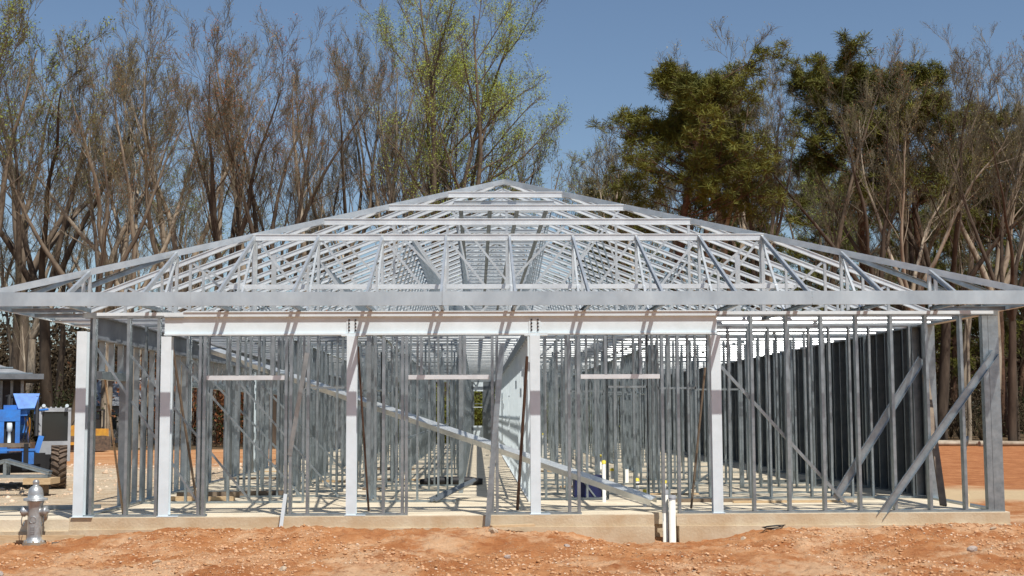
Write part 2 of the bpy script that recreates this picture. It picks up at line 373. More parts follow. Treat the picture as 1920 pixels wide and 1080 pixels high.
# ---- wide flange beam and columns
def ibeam_x(mb, x0, x1, y, z0, z1, fw_=.17, t=.016):
    mb.bb((x0, y-fw_/2, z1-t), (x1, y+fw_/2, z1)); mb.bb((x0, y-fw_/2, z0), (x1, y+fw_/2, z0+t+.012)); mb.bb((x0, y-.03, z0+t), (x1, y-.012, z1-t))
bmb = MB(); ibeam_x(bmb, -5.95, 3.50, .085, 3.05, 3.385)
beam = bmb.build('header_beam', M['primer'], B)
for x in (-2.76, .36):
    pb = MB(); pb.bb((x-.10, .045, 3.085), (x+.10, .057, 3.34)); pl = pb.build('splice_plate', M['primer'], beam)
    for dx in (-.055, .055):
        for k in range(4): MB().tube([(x+dx, .042, 3.13+k*.058), (x+dx, .030, 3.13+k*.058)], .017, 8).build('bolt', M['bolt'], beam)
    bk = MB(); bk.bb((x-.18, -.005, 3.030), (x+.22, .175, 3.049)); bk.build('bearing_plate', M['primer'], beam)
fp = MB(); fp.bb((XL+.3, 0, 3.386), (8.3, .17, 3.44)); fp.bb((-5.62, -.02, 3.441), (3.5, .19, 3.458)); fp.build('top_plate', M['primer'], B)
def icolumn(x, y, z1, w=.17, d=.17):
    m_ = MB(); t = .014
    m_.bb((x-w/2, y-d/2, .014), (x+w/2, y-d/2+t, z1)); m_.bb((x-w/2, y+d/2-t, .014), (x+w/2, y+d/2, z1)); m_.bb((x-t/2, y-d/2+t, .014), (x+t/2, y+d/2-t, z1))
    c = m_.build('steel_column', M['primer'], B)
    p_ = MB(); p_.bb((x-w/2-.02, y-d/2-.02, .002), (x+w/2+.16 if x < 3 else x+w/2+.03, y+d/2+.02, .014)); p_.build('base_plate', M['primer'], c)
    return c
icolumn(-7.31, .02, 3.12); icolumn(-5.90, .06, 3.03); icolumn(-2.76, .06, 3.03); icolumn(.36, .06, 3.03); icolumn(3.46, .06, 3.03)
for y in (8, 17, 26, 35, 44): icolumn(-7.24, y, 3.03)
# left wall beam along the whole side
lb = MB(); X = -7.24
lb.bb((X-.10, .2, 3.40), (X+.10, YB, 3.42)); lb.bb((X-.10, .2, 3.00), (X+.10, YB, 3.03)); lb.bb((X-.01, .2, 3.03), (X+.01, YB, 3.40))
lb.build('side_beam', M['beam_grey'], B)

# ---- side walls, corridor walls, cross walls
white_studs = MB(); shade_dark_studs = MB(); far_studs = MB()      # every stud past the hundred nearest
def wall_line_x(y, x0, x1, gaps=(), near=True, w=.10, sp=.406, off=0):
    tr = MB(); segs = []; a = x0
    for g0, g1 in sorted(gaps):
        if g0 > a: segs.append((a, g0))
        a = g1
    segs.append((a, x1))
    tr.bb((x0, y-w/2, 3.41), (x1, y+w/2, 3.436))
    t = tr.build('partition_top_track', M['galv'], B)
    for s0, s1 in segs: q_ = MB(); track(q_, s0, s1, y, .002, w+.005); q_.build('bottom_track', M['galv'], t)
    for g0, g1 in gaps: MB().bb((g0, y-w/2, 2.2), (g1, y+w/2, 2.24)).build('door_header', M['galv'], t)
    x = x0+.03+off; xs = []
    while x < x1: xs.append(x); x += sp
    for g0, g1 in gaps: xs = [v for v in xs if not (g0 < v < g1)]+[g0, g1]
    for v in xs:
        if near and N_STUD[0] < 92: stud(v, y, .008, 3.41, 'x', w, .042, rng.choice((1, -1)), t)
        else: stud(v, y, .008, 3.41, 'x', w, .042, rng.choice((1, -1)), None, stuffmb=far_studs)
def wall_line_y(x, y0, y1, gaps=(), w=.10, sp=.61, z1=3.41, name='partition_top_track', mt='galv', fl=.042, nearn=0, flip=1, sm_='galv', mbx=None):
    a = y0; t = MB().bb((x-w/2, y0, z1), (x+w/2, y1, z1+.026)).build(name, M[mt], B)
    for g0, g1 in list(sorted(gaps))+[(y1, y1)]:
        if g0 > a: MB().bb((x-w/2, a, .002), (x+w/2, g0, .034)).build('bottom_track', M[mt], t)
        a = g1
    for g0, g1 in gaps: MB().bb((x-w/2, g0, 2.2), (x+w/2, g1, 2.24)).build('door_header', M[mt], t)
    n = 0; y = y0+.03
    while y < y1:
        if not any(g0 < y < g1 for g0, g1 in gaps):
            if n < nearn and N_STUD[0] < 96: stud(x, y, .034, z1, 'y', w, fl, flip, t, m=sm_); n += 1
            else: stud(x, y, .034, z1, 'y', w, fl, flip, None, stuffmb=far_studs if mbx is None else mbx)
        y += sp
    return t
# right outer wall: studs with dark sheathing outside from the third bay back
wall_line_y(8.30, 3.55, YB, w=.15, fl=.05, nearn=10, name='side_wall_top_track', flip=-1, mt='galv_dull_shade', sm_='galv_dull_shade', mbx=shade_dark_studs)  # same steel as elsewhere, with the shade behind the sheathing painted into its colour
st0 = MB().bb((8.22, .2, 3.40), (8.375, 3.5, 3.436)).build('side_wall_top_track', M['galv'], B); MB().bb((8.22, .2, .002), (8.375, 3.5, .036)).build('bottom_track', M['galv'], st0)
stud(8.30, 3.35, .04, 3.40, 'y', .20, .06, -1, B)
sh = MB(); y = 3.9
while y < YB-.1:
    y2 = min(y+1.219, YB-.05); sh.bb((8.379, y+.003, -.02), (8.392, y2-.003, 3.42)); y = y2
sh.build('wall_sheathing', M['sheath'], B)
# left outer wall with window openings (headers, sills), cripples above
wy = [(.7, 2.5), (7.9, 9.5), (11, 13), (14.8, 16.5), (20, 22.4), (26, 28.5), (33, 35), (40, 42), (46, 48)]
lt = MB().bb((-7.32, .3, .002), (-7.17, YB, .034)).build('side_wall_bottom_track', M['galv'], B)
for g0, g1 in wy: MB().bb((-7.32, g0, 2.33), (-7.17, g1, 2.47)).build('window_header', M['galv'], lt)
y = .35; n = 0
while y < YB:
    g = [q_ for q_ in wy if q_[0] < y < q_[1]]
    st_ = dict(along='y', w=.10, fl=.05, flip=-1)
    if g:
        if n < 14 and N_STUD[0] < 80: stud(-7.245, y, 2.475, 3.0, parent=lt, name='cripple_stud', **st_); n += 1
        else: stud(-7.245, y, 2.475, 3.0, stuffmb=far_studs, **st_)
    else:
        if n < 14 and N_STUD[0] < 80: stud(-7.245, y, .034, 3.0, parent=lt, **st_); n += 1
        else: stud(-7.245, y, .034, 3.0, stuffmb=far_studs, **st_)
    y += .61
for g0, g1 in wy:
    pk = MB(); pk.bb((-7.33, g1-.02, .036), (-7.165, g1+.32, 2.99)); pk.build('window_jamb_post', M['galv_dull_shade'], lt)
# corridor
wall_line_y(-.98, 6.2, YB, gaps=((12, 13.3), (19, 20.2), (27, 28.2), (36, 37.2)), w=.09, nearn=3, flip=-1)
wall_line_y(-2.75, 3.5, YB-6, gaps=((5, 7.2), (9, 10.8), (13, 15.3), (19, 20.2), (24, 28.2), (36, 37.2)), w=.09, flip=-1)
wall_line_y(.42, 3.2, YB, gaps=((18, 19.1), (30, 31.1), (42, 43)), w=.13, sp=1.22, nearn=6, fl=.06, flip=-1, mt='galv_white', sm_='primer', mbx=white_studs)
MB().bb((.34, 3.2, 3.18), (.52, YB, 3.40)).build('corridor_beam', M['galv_dull_shade'], B)
# cross walls
wall_line_x(3.4, -7.1, -1.05, gaps=((-4.0, -3.0),))
wall_line_x(3.8, .50, 8.2, gaps=((1.95, 2.75),), off=.2)
wall_line_x(7.0, -7.1, -1.05, gaps=((-3.6, -2.7),), off=.1)
wall_line_x(7.4, .50, 8.2, gaps=((4.3, 5.3),), off=.35, near=True)
wall_line_x(5.5, .50, 6.9, gaps=((3.2, 4.0),), off=.12, near=False)
wall_line_x(9.2, .50, 7.6, gaps=((1.6, 2.4),), off=.3, near=False)
wall_line_x(5.2, -5.8, -2.8, off=.2, near=False)
wall_line_x(9.0, -6.4, -1.05, gaps=((-5.2, -4.2),), off=.27, near=False)
ys = 10.8; k = 0
while ys < YB-2:
    wall_line_x(ys, -7.1 if k % 2 else -5.6, -1.05, gaps=((-4.5+.3*(k % 3), -3.6+.3*(k % 3)),), near=False, off=.13*(k % 4))
    wall_line_x(ys+.4, .50, 8.2 if k % 2 else 6.6, gaps=((2.4+.5*(k % 3), 3.4+.5*(k % 3)),), near=False, off=.17*(k % 4))
    ys += 3.9; k += 1
wall_line_y(-4.9, 8.2, 40, gaps=((10, 12), (16, 20), (26, 28)), sp=.61)
wall_line_y(3.9, 11.4, 46, gaps=((13, 15), (19, 22), (30, 32)), sp=.61)
# far end wall with the window at the end of the corridor
wall_line_x(YB-.1, -7.1, 8.2, gaps=((-.8, -.3),), near=False)
for x0_, x1_ in ((-.975, -.82), (-.28, .34)): MB().bb((x0_, YB-.21, .04), (x1_, YB-.18, 3.4)).build('end_wall_panel', M['galv_dull_shade'], B)
for z0_, z1_, n_ in ((.04, 1.0, 'window_sill_panel'), (2.9, 3.4, 'window_head_panel'), (2.0, 2.04, 'window_bar')): MB().bb((-.85, YB-.20, z0_), (-.25, YB-.17, z1_)).build(n_, M['primer'], B)
for mb_, mm in ((far_studs, 'galv'), (shade_dark_studs, 'galv_dull_shade'), (white_studs, 'primer')): fs_ = mb_.build('studs', M[mm], B); fs_['kind'] = 'stuff'
# horizontal bridging in the corridor wall etc.
br = MB(); br.bb((.40, 3.3, 1.5), (.44, YB, 1.54)); br.bb((-2.02, 3.6, 1.2), (-1.98, YB, 1.24)); br.build('wall_bridging', M['galv'], B)

# ---- roof: fascia
fa = MB(); t = .004
def fascia_seg(mb, x0, x1):
    mb.bb((x0, -OV-t, 3.475), (x1, -OV, ZE)); mb.bb((x0, -OV, ZE-t), (x1, -OV+.10, ZE)); mb.bb((x0, -OV, 3.475), (x1, -OV+.06, 3.475+t))
xs = [-HF, -5.3, -1.2, 1.12, 4.9, HF]
for a, b in zip(xs[:-1], xs[1:]): fascia_seg(fa, a+.003, b-.003)
fa.build('front_fascia', M['fascia'], B)
for s_ in (-1, 1):
    f2 = MB(); f2.bb((s_*HF, -OV, 3.475), (s_*(HF+t), YB+1, ZE)); f2.bb((s_*HF, -OV, ZE-t), (s_*(HF-.1), YB+1, ZE)); f2.bb((s_*HF, -OV, 3.475), (s_*(HF-.06), YB+1, 3.475+t))
    f2.build('side_fascia', M['fascia'], B)
# hip rafters
for s_ in (-1, 1):
    h_ = MB(); h_.chan((s_*HF, -OV, ZE-.055), (0, YR, ZR-.055), .125, .11, (0, 0, 1)); h_.build('hip_rafter', M['galv_roof'], B)
web_n = [0]; far_webs = MB()
ZC = 3.50     # bottom chord axis
def web(parent, p0, p1, w=.055, d=.045, side=(0, 1, 0)):
    if web_n[0] < 100:
        o = MB().bar(p0, p1, w, d, side).build('web', M['galv_roof'], parent); web_n[0] += 1
    else: far_webs.bar(p0, p1, w, d, side)
def topz(x): return ZE+SL*(HF-abs(x))-.07
# jack trusses in front of the girder
def jack(x, y0, y1):
    z1 = ZE+SL*(y1+OV)-.06
    m_ = MB(); m_.chan((x, y0+.02, ZE-.06), (x, y1, z1), .085, .042, (1, 0, 0)); j = m_.build('jack_truss', M['galv_roof'], B)
    m2 = MB(); m2.chan((x, y0+.05, ZC), (x, y1, ZC), .07, .055, (1, 0, 0)); m2.build('bottom_chord', M['galv'], j)
    web(j, (x, y1-.03, ZC), (x, y1-.03, z1-.04), .06, .05, (1, 0, 0))
    if y1-y0 > 1.6: web(j, (x+.03, (y0+y1)/2, ZC), (x+.03, (y0+y1)/2, ZE+SL*((y0+y1)/2+OV)-.1), .045, .04, (1, 0, 0)); web(j, (x, y0+(y1-y0)*.52, ZC), (x, y1-.1, z1-.12), .045, .04, (1, 0, 0))
for k in range(-4, 5): jack(k*SP, -OV, G0)
for s_ in (-1, 1):
    for k in (5, 6): jack(s_*k*SP, -OV, HF-k*SP-OV)
    for k in (1, 2):           # side jacks, running in x from the side fascia to the hip
        y = G0-k*SP; hx = HF-(y+OV)
        m_ = MB(); m_.chan((s_*(HF-.02), y, ZE-.06), (s_*hx, y, topz(hx)), .10, .055, (0, 1, 0)); j = m_.build('jack_truss', M['galv'], B)
        m2 = MB(); m2.chan((s_*(HF-.05), y, ZC), (s_*hx, y, ZC), .07, .055, (0, 1, 0)); m2.build('bottom_chord', M['galv'], j)
        web(j, (s_*hx, y, ZC), (s_*hx, y, topz(hx)-.04)); 
# step-down hip trusses
def webs_for(par, y, tops, bots):
    pts = []
    for i in range(len(bots)-1):
        pass
for k in range(4):
    y = G0+k*SP; hw = HF-(y+OV); zt = ZE+SL*(y+OV)-.065
    m_ = MB(); m_.chord((-hw, y, zt), (hw, y, zt), .13, .05, (0, -1, 0))
    m_.chord((-HF+.02, y, ZE-.06), (-hw, y, zt), .10, .055, (0, -1, 0)); m_.chord((hw, y, zt), (HF-.02, y, ZE-.06), .10, .055, (0, -1, 0))
    h_ = m_.build('hip_truss', M['galv_bright'], B)
    MB().chan((-HF+.05, y, ZC), (HF-.05, y, ZC), .09, .05, (0, -1, 0)).slope((-HF+.05, y, ZC), (HF-.05, y, ZC), (0, -1, 0)).build('bottom_chord', [M['galv_roof'], M['galv_shine']], h_)
    xs = [j*SP for j in range(-6, 7)]
    for i, x in enumerate(xs):
        z_ = min(zt, topz(x))-.05
        if z_-ZC > .35:
            if (k == 0 and abs(i-6) != 2) or (k > 0 and i % 4 == k % 3): web(h_, (x, y, ZC+.04), (x, y, z_), .05 if abs(abs(x)-4*SP) > .1 else .10, .045)
            if k == 0 or i % 3 == k % 3:
                x2 = x+SP*(1 if x < 0 else -1)*(1.0 if k == 0 else 1.6)
                if x != 0: web(h_, (x+(.05 if x < 0 else -.05), y, z_), (x2, y, ZC+.04), .045, .04)
# common trusses
nc = int((YB+1-YR)/SP)
for k in range(nc+1):
    y = YR+k*SP
    m_ = MB(); m_.chord((-HF+.02, y, ZE-.06), (0, y, ZR-.06), .10, .055, (0, -1, 0)); m_.chord((0, y, ZR-.06), (HF-.02, y, ZE-.06), .10, .055, (0, -1, 0))
    tr_ = m_.build('roof_truss', M['galv_bright'], B)
    c2 = MB(); c2.chan((-HF+.05, y, ZC), (HF-.05, y, ZC), .09, .05, (0, -1, 0)); c2.slope((-HF+.05, y, ZC), (HF-.05, y, ZC), (0, -1, 0)); c2.build('bottom_chord', [M['galv_roof'], M['galv_shine']], tr_)
    zc = 6.52; c3 = MB(); c3.chord((-1.15, y-.052, zc), (1.15, y-.052, zc), .10, .05, (0, -1, 0)); c3.build('collar_tie', M['galv_roof'], tr_)
    for s_ in (-1, 1):
        w_ = [((s_*1.15, 6.5), (s_*.55, ZC)), ((s_*.55, ZC), (s_*2.3, topz(2.3)-.04)), ((s_*2.3, topz(2.3)-.04), (s_*3.0, ZC)), ((s_*3.0, ZC), (s_*4.3, topz(4.3)-.04)), ((s_*4.3, topz(4.3)-.04), (s_*5.2, ZC)), ((s_*5.2, ZC), (s_*6.2, topz(6.2)-.04)), ((s_*6.2, topz(6.2)-.04), (s_*7.1, ZC))]
        for (xa, za), (xb, zb) in (w_ if k % 2 else w_[1:]): web(tr_, (xa, y+.04, za), (xb, y+.04, zb), .038, .03)
fwb = far_webs.build('webs', M['galv'], B); fwb['kind'] = 'stuff'
# long braces: strips under the collars, on the webs and the white one in front
lb_ = MB()
for x in (-1.0, -.32, .32, 1.0): lb_.bb((x-.05, YR, 6.43), (x+.05, YB, 6.46))
lb_.build('collar_bracing', M['galv_dull_shade'], B)
l2 = MB()
for x in (-6.2, -3.6, 3.6, 6.2): l2.bb((x-.04, G0, ZC+.05), (x+.04, YB, ZC+.08))
for s_ in (-1, 1): l2.bar((s_*.55, YR, ZC+.1), (s_*.55, YB, ZC+.1), .08, .03); l2.bar((s_*1.2, YR, 5.2), (s_*1.2, YB, 5.2), .05, .05)
l2.build('truss_bracing', M['galv_roof'], B)
l3 = MB(); l3.chan((-5.15, 1.55, 4.02), (5.2, 1.55, 4.02), .085, .05, (0, -1, 0)); l3.build('lateral_brace', M['galv_bright'], B)
# ceiling furring under the bottom chords on the right and centre (thin bright strips)
# ---- diagonal members of the walls
def brace(p0, p1, w=.09, m='galv', back=(0, -1, 0), fl=.04):
    return MB().chan(p0, p1, w, fl, back).build('diagonal_brace', M[m], B)
brace((-7.2, .20, 2.95), (-5.30, .20, .12), .035); brace((-6.75, 1.0, 2.75), (-4.55, 1.0, .12), .035)
brace((-6.4, 3.25, 2.75), (-4.0, 3.25, .12), .035); brace((-5.4, 3.25, 2.5), (-3.3, 3.25, .12), .035); brace((-6.9, 6.8, 2.9), (-4.2, 6.8, .12), .04); brace((-5.9, 6.8, 2.9), (-3.2, 6.8, .12), .04)
brace((3.49, .19, 2.60), (5.72, .19, .12), .05)
brace((7.10, .22, 2.62), (5.52, .22, .22), .14, back=(0, 1, 0), fl=.06)
brace((8.29, -.05, 2.72), (6.20, -.05, -.08), .13, back=(0, 1, 0), fl=.05)
MB().bar((8.05, 2.9, 2.4), (7.66, 1.0, .04), .12, .04, (0, 1, 0)).build('diagonal_brace', M['wood_dark'], B)
# the long raking channel across the interior
g_ = MB(); g_.chan((-7.1, 8.7, 3.30), (2.44, .62, .17), .19, .11, (0, -.35, 1)); g_.build('raking_brace', M['galv_roof'], B)
# ==================================================================== LOOSE THINGS
def pole(p0, p1, r, m, label, name='prop_pole', sq=False, grp='temporary poles propping the frame'):
    b = MB()
    if sq: b.bar(p0, p1, r*2, r*1.4, (1, 0, 0))
    else: b.tube([p0, p1], r, 8)
    o = b.build(name, M[m]); return tag(o, label, 'prop', grp)
pole((-7.30, 1.3, 2.5), (-6.62, .2, .03), .020, 'wood', 'pale thin pole leaning behind the first studs at the left corner')
pole((-6.30, 2.2, 3.0), (-5.50, .9, .03), .024, 'wood_dark', 'weathered brown pole leaning behind the second white column')
pole((-2.85, 2.2, 2.95), (-2.52, .75, .03), .019, 'brown_pipe', 'two tone brown pole leaning beside the white column left of the middle door')
pole((3.72, 2.6, 2.55), (3.14, .9, .03), .022, 'wood_dark', 'tan pole leaning left of the white column at the right end of the beam')
pole((.30, 2.0, 2.75), (.07, .75, .03), .027, 'brown_pipe', 'thick dark brown pipe leaning left of the column beneath the right splice plate')
tag(MB().chan((-.20, -.10, 2.9), (-.46, -.14, -.18), .09, .04, (0, -1, 0)).build('loose_channel', M['galv']), 'galvanised channel leaning in front of the middle doorway with its foot on the dirt', 'metal channel')
tag(MB().chan((-3.52, -.02, 2.75), (-3.80, .0, 1.02), .075, .02, (.3, -1, 0)).build('loose_channel', M['galv']), 'bright twisted channel hanging between two studs left of the white column', 'metal channel')
tag(MB().chan((-3.84, -.14, .38), (-3.92, -.16, -.26), .06, .02, (0, -1, 0)).build('loose_channel', M['primer']), 'short white channel offcut leaning on the slab edge', 'metal channel')
def pvc(x, y, z0, z1, r, label, cap='yellow_cap', ring=False, grp='capped white pipes rising through the slab'):
    p_ = MB().tube([(0, 0, 0), (0, 0, z1-z0)], r, 14).build('drain_pipe', M['pvc'], None, (x, y, z0))
    tag(p_, label, 'pipe', grp)
    h = z1-z0
    if cap == 'rubber': MB().tube([(0, 0, h-.06), (0, 0, h+.012)], r*1.1, 14).tube([(0, 0, h-.035), (0, 0, h-.025)], r*1.16, 14).build('rubber_cap', M['rubber'], p_)
    elif cap: MB().tube([(0, 0, h-.05), (0, 0, h+.008)], r*1.13, 14).tube([(0, 0, h+.008), (0, 0, h+.018)], r*.6, 8).build('pipe_cap', M['yellow_cap'], p_)
    if ring: MB().tube([(0, 0, h*.45), (0, 0, h*.62)], r*1.12, 14).build('joint_band', M['black'], p_)
    return p_
pvc(2.575, .12, -.55, .38, .052, 'tall white pipe in the slab notch, left one of the close pair', 'rubber', grp='pair of white pipes in the slab notch')
pvc(2.675, .0, -.55, .30, .058, 'tall white pipe in the slab notch, right and shorter one of the close pair', 'rubber', grp='pair of white pipes in the slab notch')
pvc(3.02, 3.50, 0, .38, .052, 'thick white pipe with yellow cap standing just behind the pair in the notch')
pvc(2.42, 1.7, 0, .30, .032, 'thin white pipe with yellow cap and black band left of the notch pair', ring=True)
pvc(2.92, 7.1, 0, .24, .045, 'short white pipe with yellow cap and black band behind the thin one', ring=True)
pvc(3.03, 10.2, 0, .32, .055, 'uncapped white pipe tapering at top behind the short banded pipe', None)
pvc(2.88, 12.2, 0, .25, .05, 'short stubby yellow capped pipe midway back on the slab')
pvc(1.81, 3.1, 0, .78, .036, 'tallest thin yellow capped pipe crossing behind the raking channel')
pvc(3.1, 18.0, 0, .42, .06, 'yellow capped pipe third from the back of the receding row')
pvc(3.13, 19.6, 0, .42, .06, 'yellow capped pipe second from the back of the receding row')
for k, (x, y) in enumerate(((2.6, 24.5), (2.3, 27.5), (2.0, 30.0), (1.7, 32.0), (1.3, 34.0))):
    pvc(x, y, 0, .9+.1*(k % 2), .07, 'distant yellow capped pipe deep in the right hand rooms')
# navy tarp box, dark bundle
nb = MB(); nb.bb((0, 0, 0), (.62, .5, .42)); nv = nb.build('covered_crate', M['navy'], None, (1.30, 3.95, .04)); tag(nv, 'navy blue wrapped crate on the floor behind the right doorway', 'crate')
st = MB(); st.bar((.1, -.012, .42), (.42, -.012, .0), .03, .01, (0, 1, 0)); st.bar((.3, -.012, .42), (.6, -.012, .1), .03, .01, (0, 1, 0)); st.build('strap', M['galv'], nv)
nb = MB(); nb.tube([(-.75, 0, .09), (-.3, .02, .11), (.4, 0, .10), (.75, 0, .09)], [.06, .10, .11, .07], 10); tag(nb.build('wrapped_bundle', M['dark_gap'], None, (-1.25, 9.3, .0)), 'long dark wrapped bundle lying on the corridor floor', 'bundle')
# lumber on the slab
def plank(p, L, rz, m, label, w=.09, h=.04, name='plank', grp='loose boards lying about'):
    o = MB().bb((-L/2, -w/2, 0), (L/2, w/2, h)).build(name, M[m], None, p); o.rotation_euler = (0, 0, rz)
    return tag(o, label, 'board', grp)
plank((5.35, 2.6, .003), 2.3, .02, 'wood', 'long pale board on the slab behind the right hand studs')
plank((3.9, 2.9, .003), 1.6, -.03, 'wood_dark', 'weathered board on the slab right of the rightmost white column', .14, .06)
plank((-.05, -.38, -.17), .75, .32, 'wood', 'short tan board on the dirt in front of the middle doorway', .16, .035)
plank((-8.4, -.30, -.34), 2.6, -.05, 'wood', 'pale form board lying behind the fire hydrant', .05, .08)
plank((-7.25, -.75, -.36), .5, .2, 'wood_dark', 'small grey board right of the hydrant foot', .08, .03)
plank((-9.2, 2.2, -.02), 3.2, .18, 'galv_dull_shade', 'grey channel lying on the slab strip behind the hydrant', .12, .07, 'loose_channel')
plank((-9.6, 3.6, -.30), 4.0, .10, 'wood_dark', 'dark timber on the gravel behind the slab strip', .16, .14)
plank((-5.7, 5.2, .003), 2.2, .2, 'wood_dark', 'dark timber inside the left rooms', .18, .12)
plank((-6.2, 4.2, .003), 1.5, -.1, 'wood', 'pale board inside the left rooms nearer the wall', .14, .08)
for i in range(14):
    a, b = rng.choice(((-6.8, -2.3), (.7, 7.6))); x = rng.uniform(a, b); y = rng.uniform(4.2, 20)
    plank((x, y, .003), rng.uniform(.5, 1.6), rng.uniform(-.4, .4), rng.choice(('wood', 'wood_dark', 'galv')), 'small offcut among the litter on the slab floor', rng.uniform(.05, .12), rng.uniform(.02, .06), 'offcut', 'offcuts littering the slab floor')
# bent channel propped on the floor (small arch on the right)
ba = MB(); ba.chan((3.62, 5.2, .03), (4.35, 5.2, .52), .05, .04, (0, -1, 0)); ba.chan((4.35, 5.2, .52), (4.45, 5.2, .03), .05, .04, (0, -1, 0)); tag(ba.build('bent_channel', M['galv']), 'bent light channel forming a small arch on the floor right of centre', 'metal channel')
rb = MB(); rb.chan((-1.55, 3.2, .04), (-.75, 4.4, .32), .10, .05, (0, -1, .3)); rb.chan((-1.45, 3.1, .04), (-.68, 4.2, .38), .07, .05, (0, -1, .3)); tag(rb.build('loose_channel', M['galv_dull_shade']), 'pair of dull channels resting together in the corridor mouth', 'metal channel')
# plumb weight on a rope
pw = empty('plumb_weight', (7.86, .28, .03), 'cream block hanging on a rope beside the right corner post', 'plumb weight')
MB().tube([(-.05, 0, .04), (-.045, 0, .12), (-.05, 0, .22), (-.02, 0, .265)], [.055, .065, .055, .03], 12).build('block', M['cloth_weight'], pw)
MB().tube([(-.03, 0, .26), (-.03, 0, 1.0)], .006, 6).build('rope', M['rope'], pw)
MB().lathe((-.03, 0, 1.0), [(.02, 0), (.03, .03), (.022, .06), (.045, .09), (.06, .16), (.062, .24), (.05, .25)], 12).build('hook_cup', M['galv_dull_shade'], pw)
MB().tube([(-.03, 0, 1.24), (-.02, 0, 3.36)], .004, 5).build('upper_cord', M['rope'], pw)
# wire coil on the dirt
cw = MB(); 
for j in range(3):
    r_ = .12+.02*j; cw.tube([(r_*math.cos(t_*.35)*1.2, r_*.6*math.sin(t_*.35), .03+.02*math.sin(t_*.35+j)+.01*j) for t_ in range(19)], .008, 5, cap=False)
zg = float(ground_z(4.35, -.45)); tag(cw.build('wire_coil', M['wire'], None, (4.30, -.45, zg)), 'coil of black wire on the dirt near the slab edge', 'wire coil')
# ---- stones: the few big ones are things, the rest is rubble
def rock_mesh(seed, m='stone', name='stone'):
    r = random.Random(seed); import bmesh
    bm = bmesh.new(); bmesh.ops.create_icosphere(bm, subdivisions=2, radius=1)
    k = [Vector((r.uniform(-1, 1), r.uniform(-1, 1), r.uniform(-1, 1))).normalized() for _ in range(7)]; dd = [r.uniform(.45, .85) for _ in k]
    for v in bm.verts:
        for n_, d_ in zip(k, dd):
            t_ = v.co.dot(n_)
            if t_ > d_: v.co -= n_*(t_-d_)
        v.co.z *= .6
    me = bpy.data.meshes.new(name); bm.to_mesh(me); bm.free(); me.materials.append(M[m]); return me
rocks = [rock_mesh(i, 'stone' if i % 2 else 'stone_grey') for i in range(6)]
for (x, y, s_, i, lb__) in ((-.36, -.90, .125, 1, 'largest pale stone below the board in front of the middle doorway'), (6.7, -2.95, .10, 0, 'grey pink stone at the lower right of the foreground'),
        (-3.3, -4.1, .075, 3, 'small whitish stone near the bottom left of centre'), (.75, -1.9, .06, 2, 'small pink stone below the largest pale stone'), (-5.2, -3.4, .07, 5, 'pale stone in the stony patch right of the hydrant'),
        (-7.05, -4.5, .085, 4, 'flat grey stone near the bottom left corner'), (-6.1, -1.35, .05, 1, 'small stone on the dirt rise right of the hydrant'), (-.2, -3.3, .06, 0, 'rounded tan stone at bottom centre'), (3.7, -.95, .07, 3, 'tan stone right of the pipe notch'), (7.7, -1.2, .06, 5, 'small tan stone under the right slab corner')):
    o = link('stone', rocks[i]); o.location = (x, y, float(ground_z(x, y))+s_*.3); o.scale = (s_, s_*.8, s_); o.rotation_euler = (0, 0, i*1.3); tag(o, lb__, 'stone', 'loose stones on the clay')
def rubble(n, seed, xr, yr, smin, smax, name, m, label):
    r = np.random.default_rng(seed); base = rock_mesh(seed+50)
    import bmesh
    bm = bmesh.new(); bmesh.ops.create_icosphere(bm, subdivisions=1, radius=1); bv = np.array([v.co for v in bm.verts]); bf = np.array([[v.index for v in f_.verts] for f_ in bm.faces]); bm.free()
    X_ = r.uniform(*xr, n); Y_ = r.uniform(*yr, n); S_ = smin*(smax/smin)**(r.random(n)**2.2)
    cl = vnoise(X_*.8, Y_*.9, 9) > .38; X_, Y_, S_ = X_[cl], Y_[cl], S_[cl]; n = len(X_)
    V = bv[None]*(1+r.uniform(-.3, .3, (n, len(bv), 1))); V = V*S_[:, None, None]*r.uniform(.6, 1.2, (n, 1, 3))*np.array([1.15, 1, .7])
    V = V+np.stack([X_, Y_, ground_z(X_, Y_)+S_*.15], -1)[:, None]
    me = bpy.data.meshes.new(name); Fc = (bf[None]+(np.arange(n)*len(bv))[:, None, None]).reshape(-1, 3)
    me.vertices.add(n*len(bv)); me.vertices.foreach_set('co', V.ravel()); me.loops.add(Fc.size); me.polygons.add(len(Fc)); me.loops.foreach_set('vertex_index', Fc.ravel().astype(np.int32))
    me.polygons.foreach_set('loop_start', np.arange(0, Fc.size, 3, dtype=np.int32)); me.polygons.foreach_set('loop_total', np.full(len(Fc), 3, dtype=np.int32)); me.update(); me.materials.append(m)
    return tag(link(name, me), label, None, None, 'stuff')
clod = mat('clay_clods', (.66, .41, .24), .95, 0, c2=(.44, .22, .095), scale=1.6, spec=.1); peb = mat('pale_pebbles', (.74, .60, .46), .95, 0, c2=(.56, .38, .24), scale=3, spec=.1)
rubble(26000, 11, (-10, 10.5), (-6.5, -.15), .006, .036, 'clay_clods', clod, 'small crumbled lumps of orange clay')
rubble(4500, 12, (-10, 10.5), (-6.5, -.15), .006, .028, 'pebbles', peb, 'pale pebbles scattered through the clay')
rubble(2500, 13, (-22, -7.6), (2.6, 34), .02, .09, 'gravel', peb, 'pale gravel in the yard left of the frame')

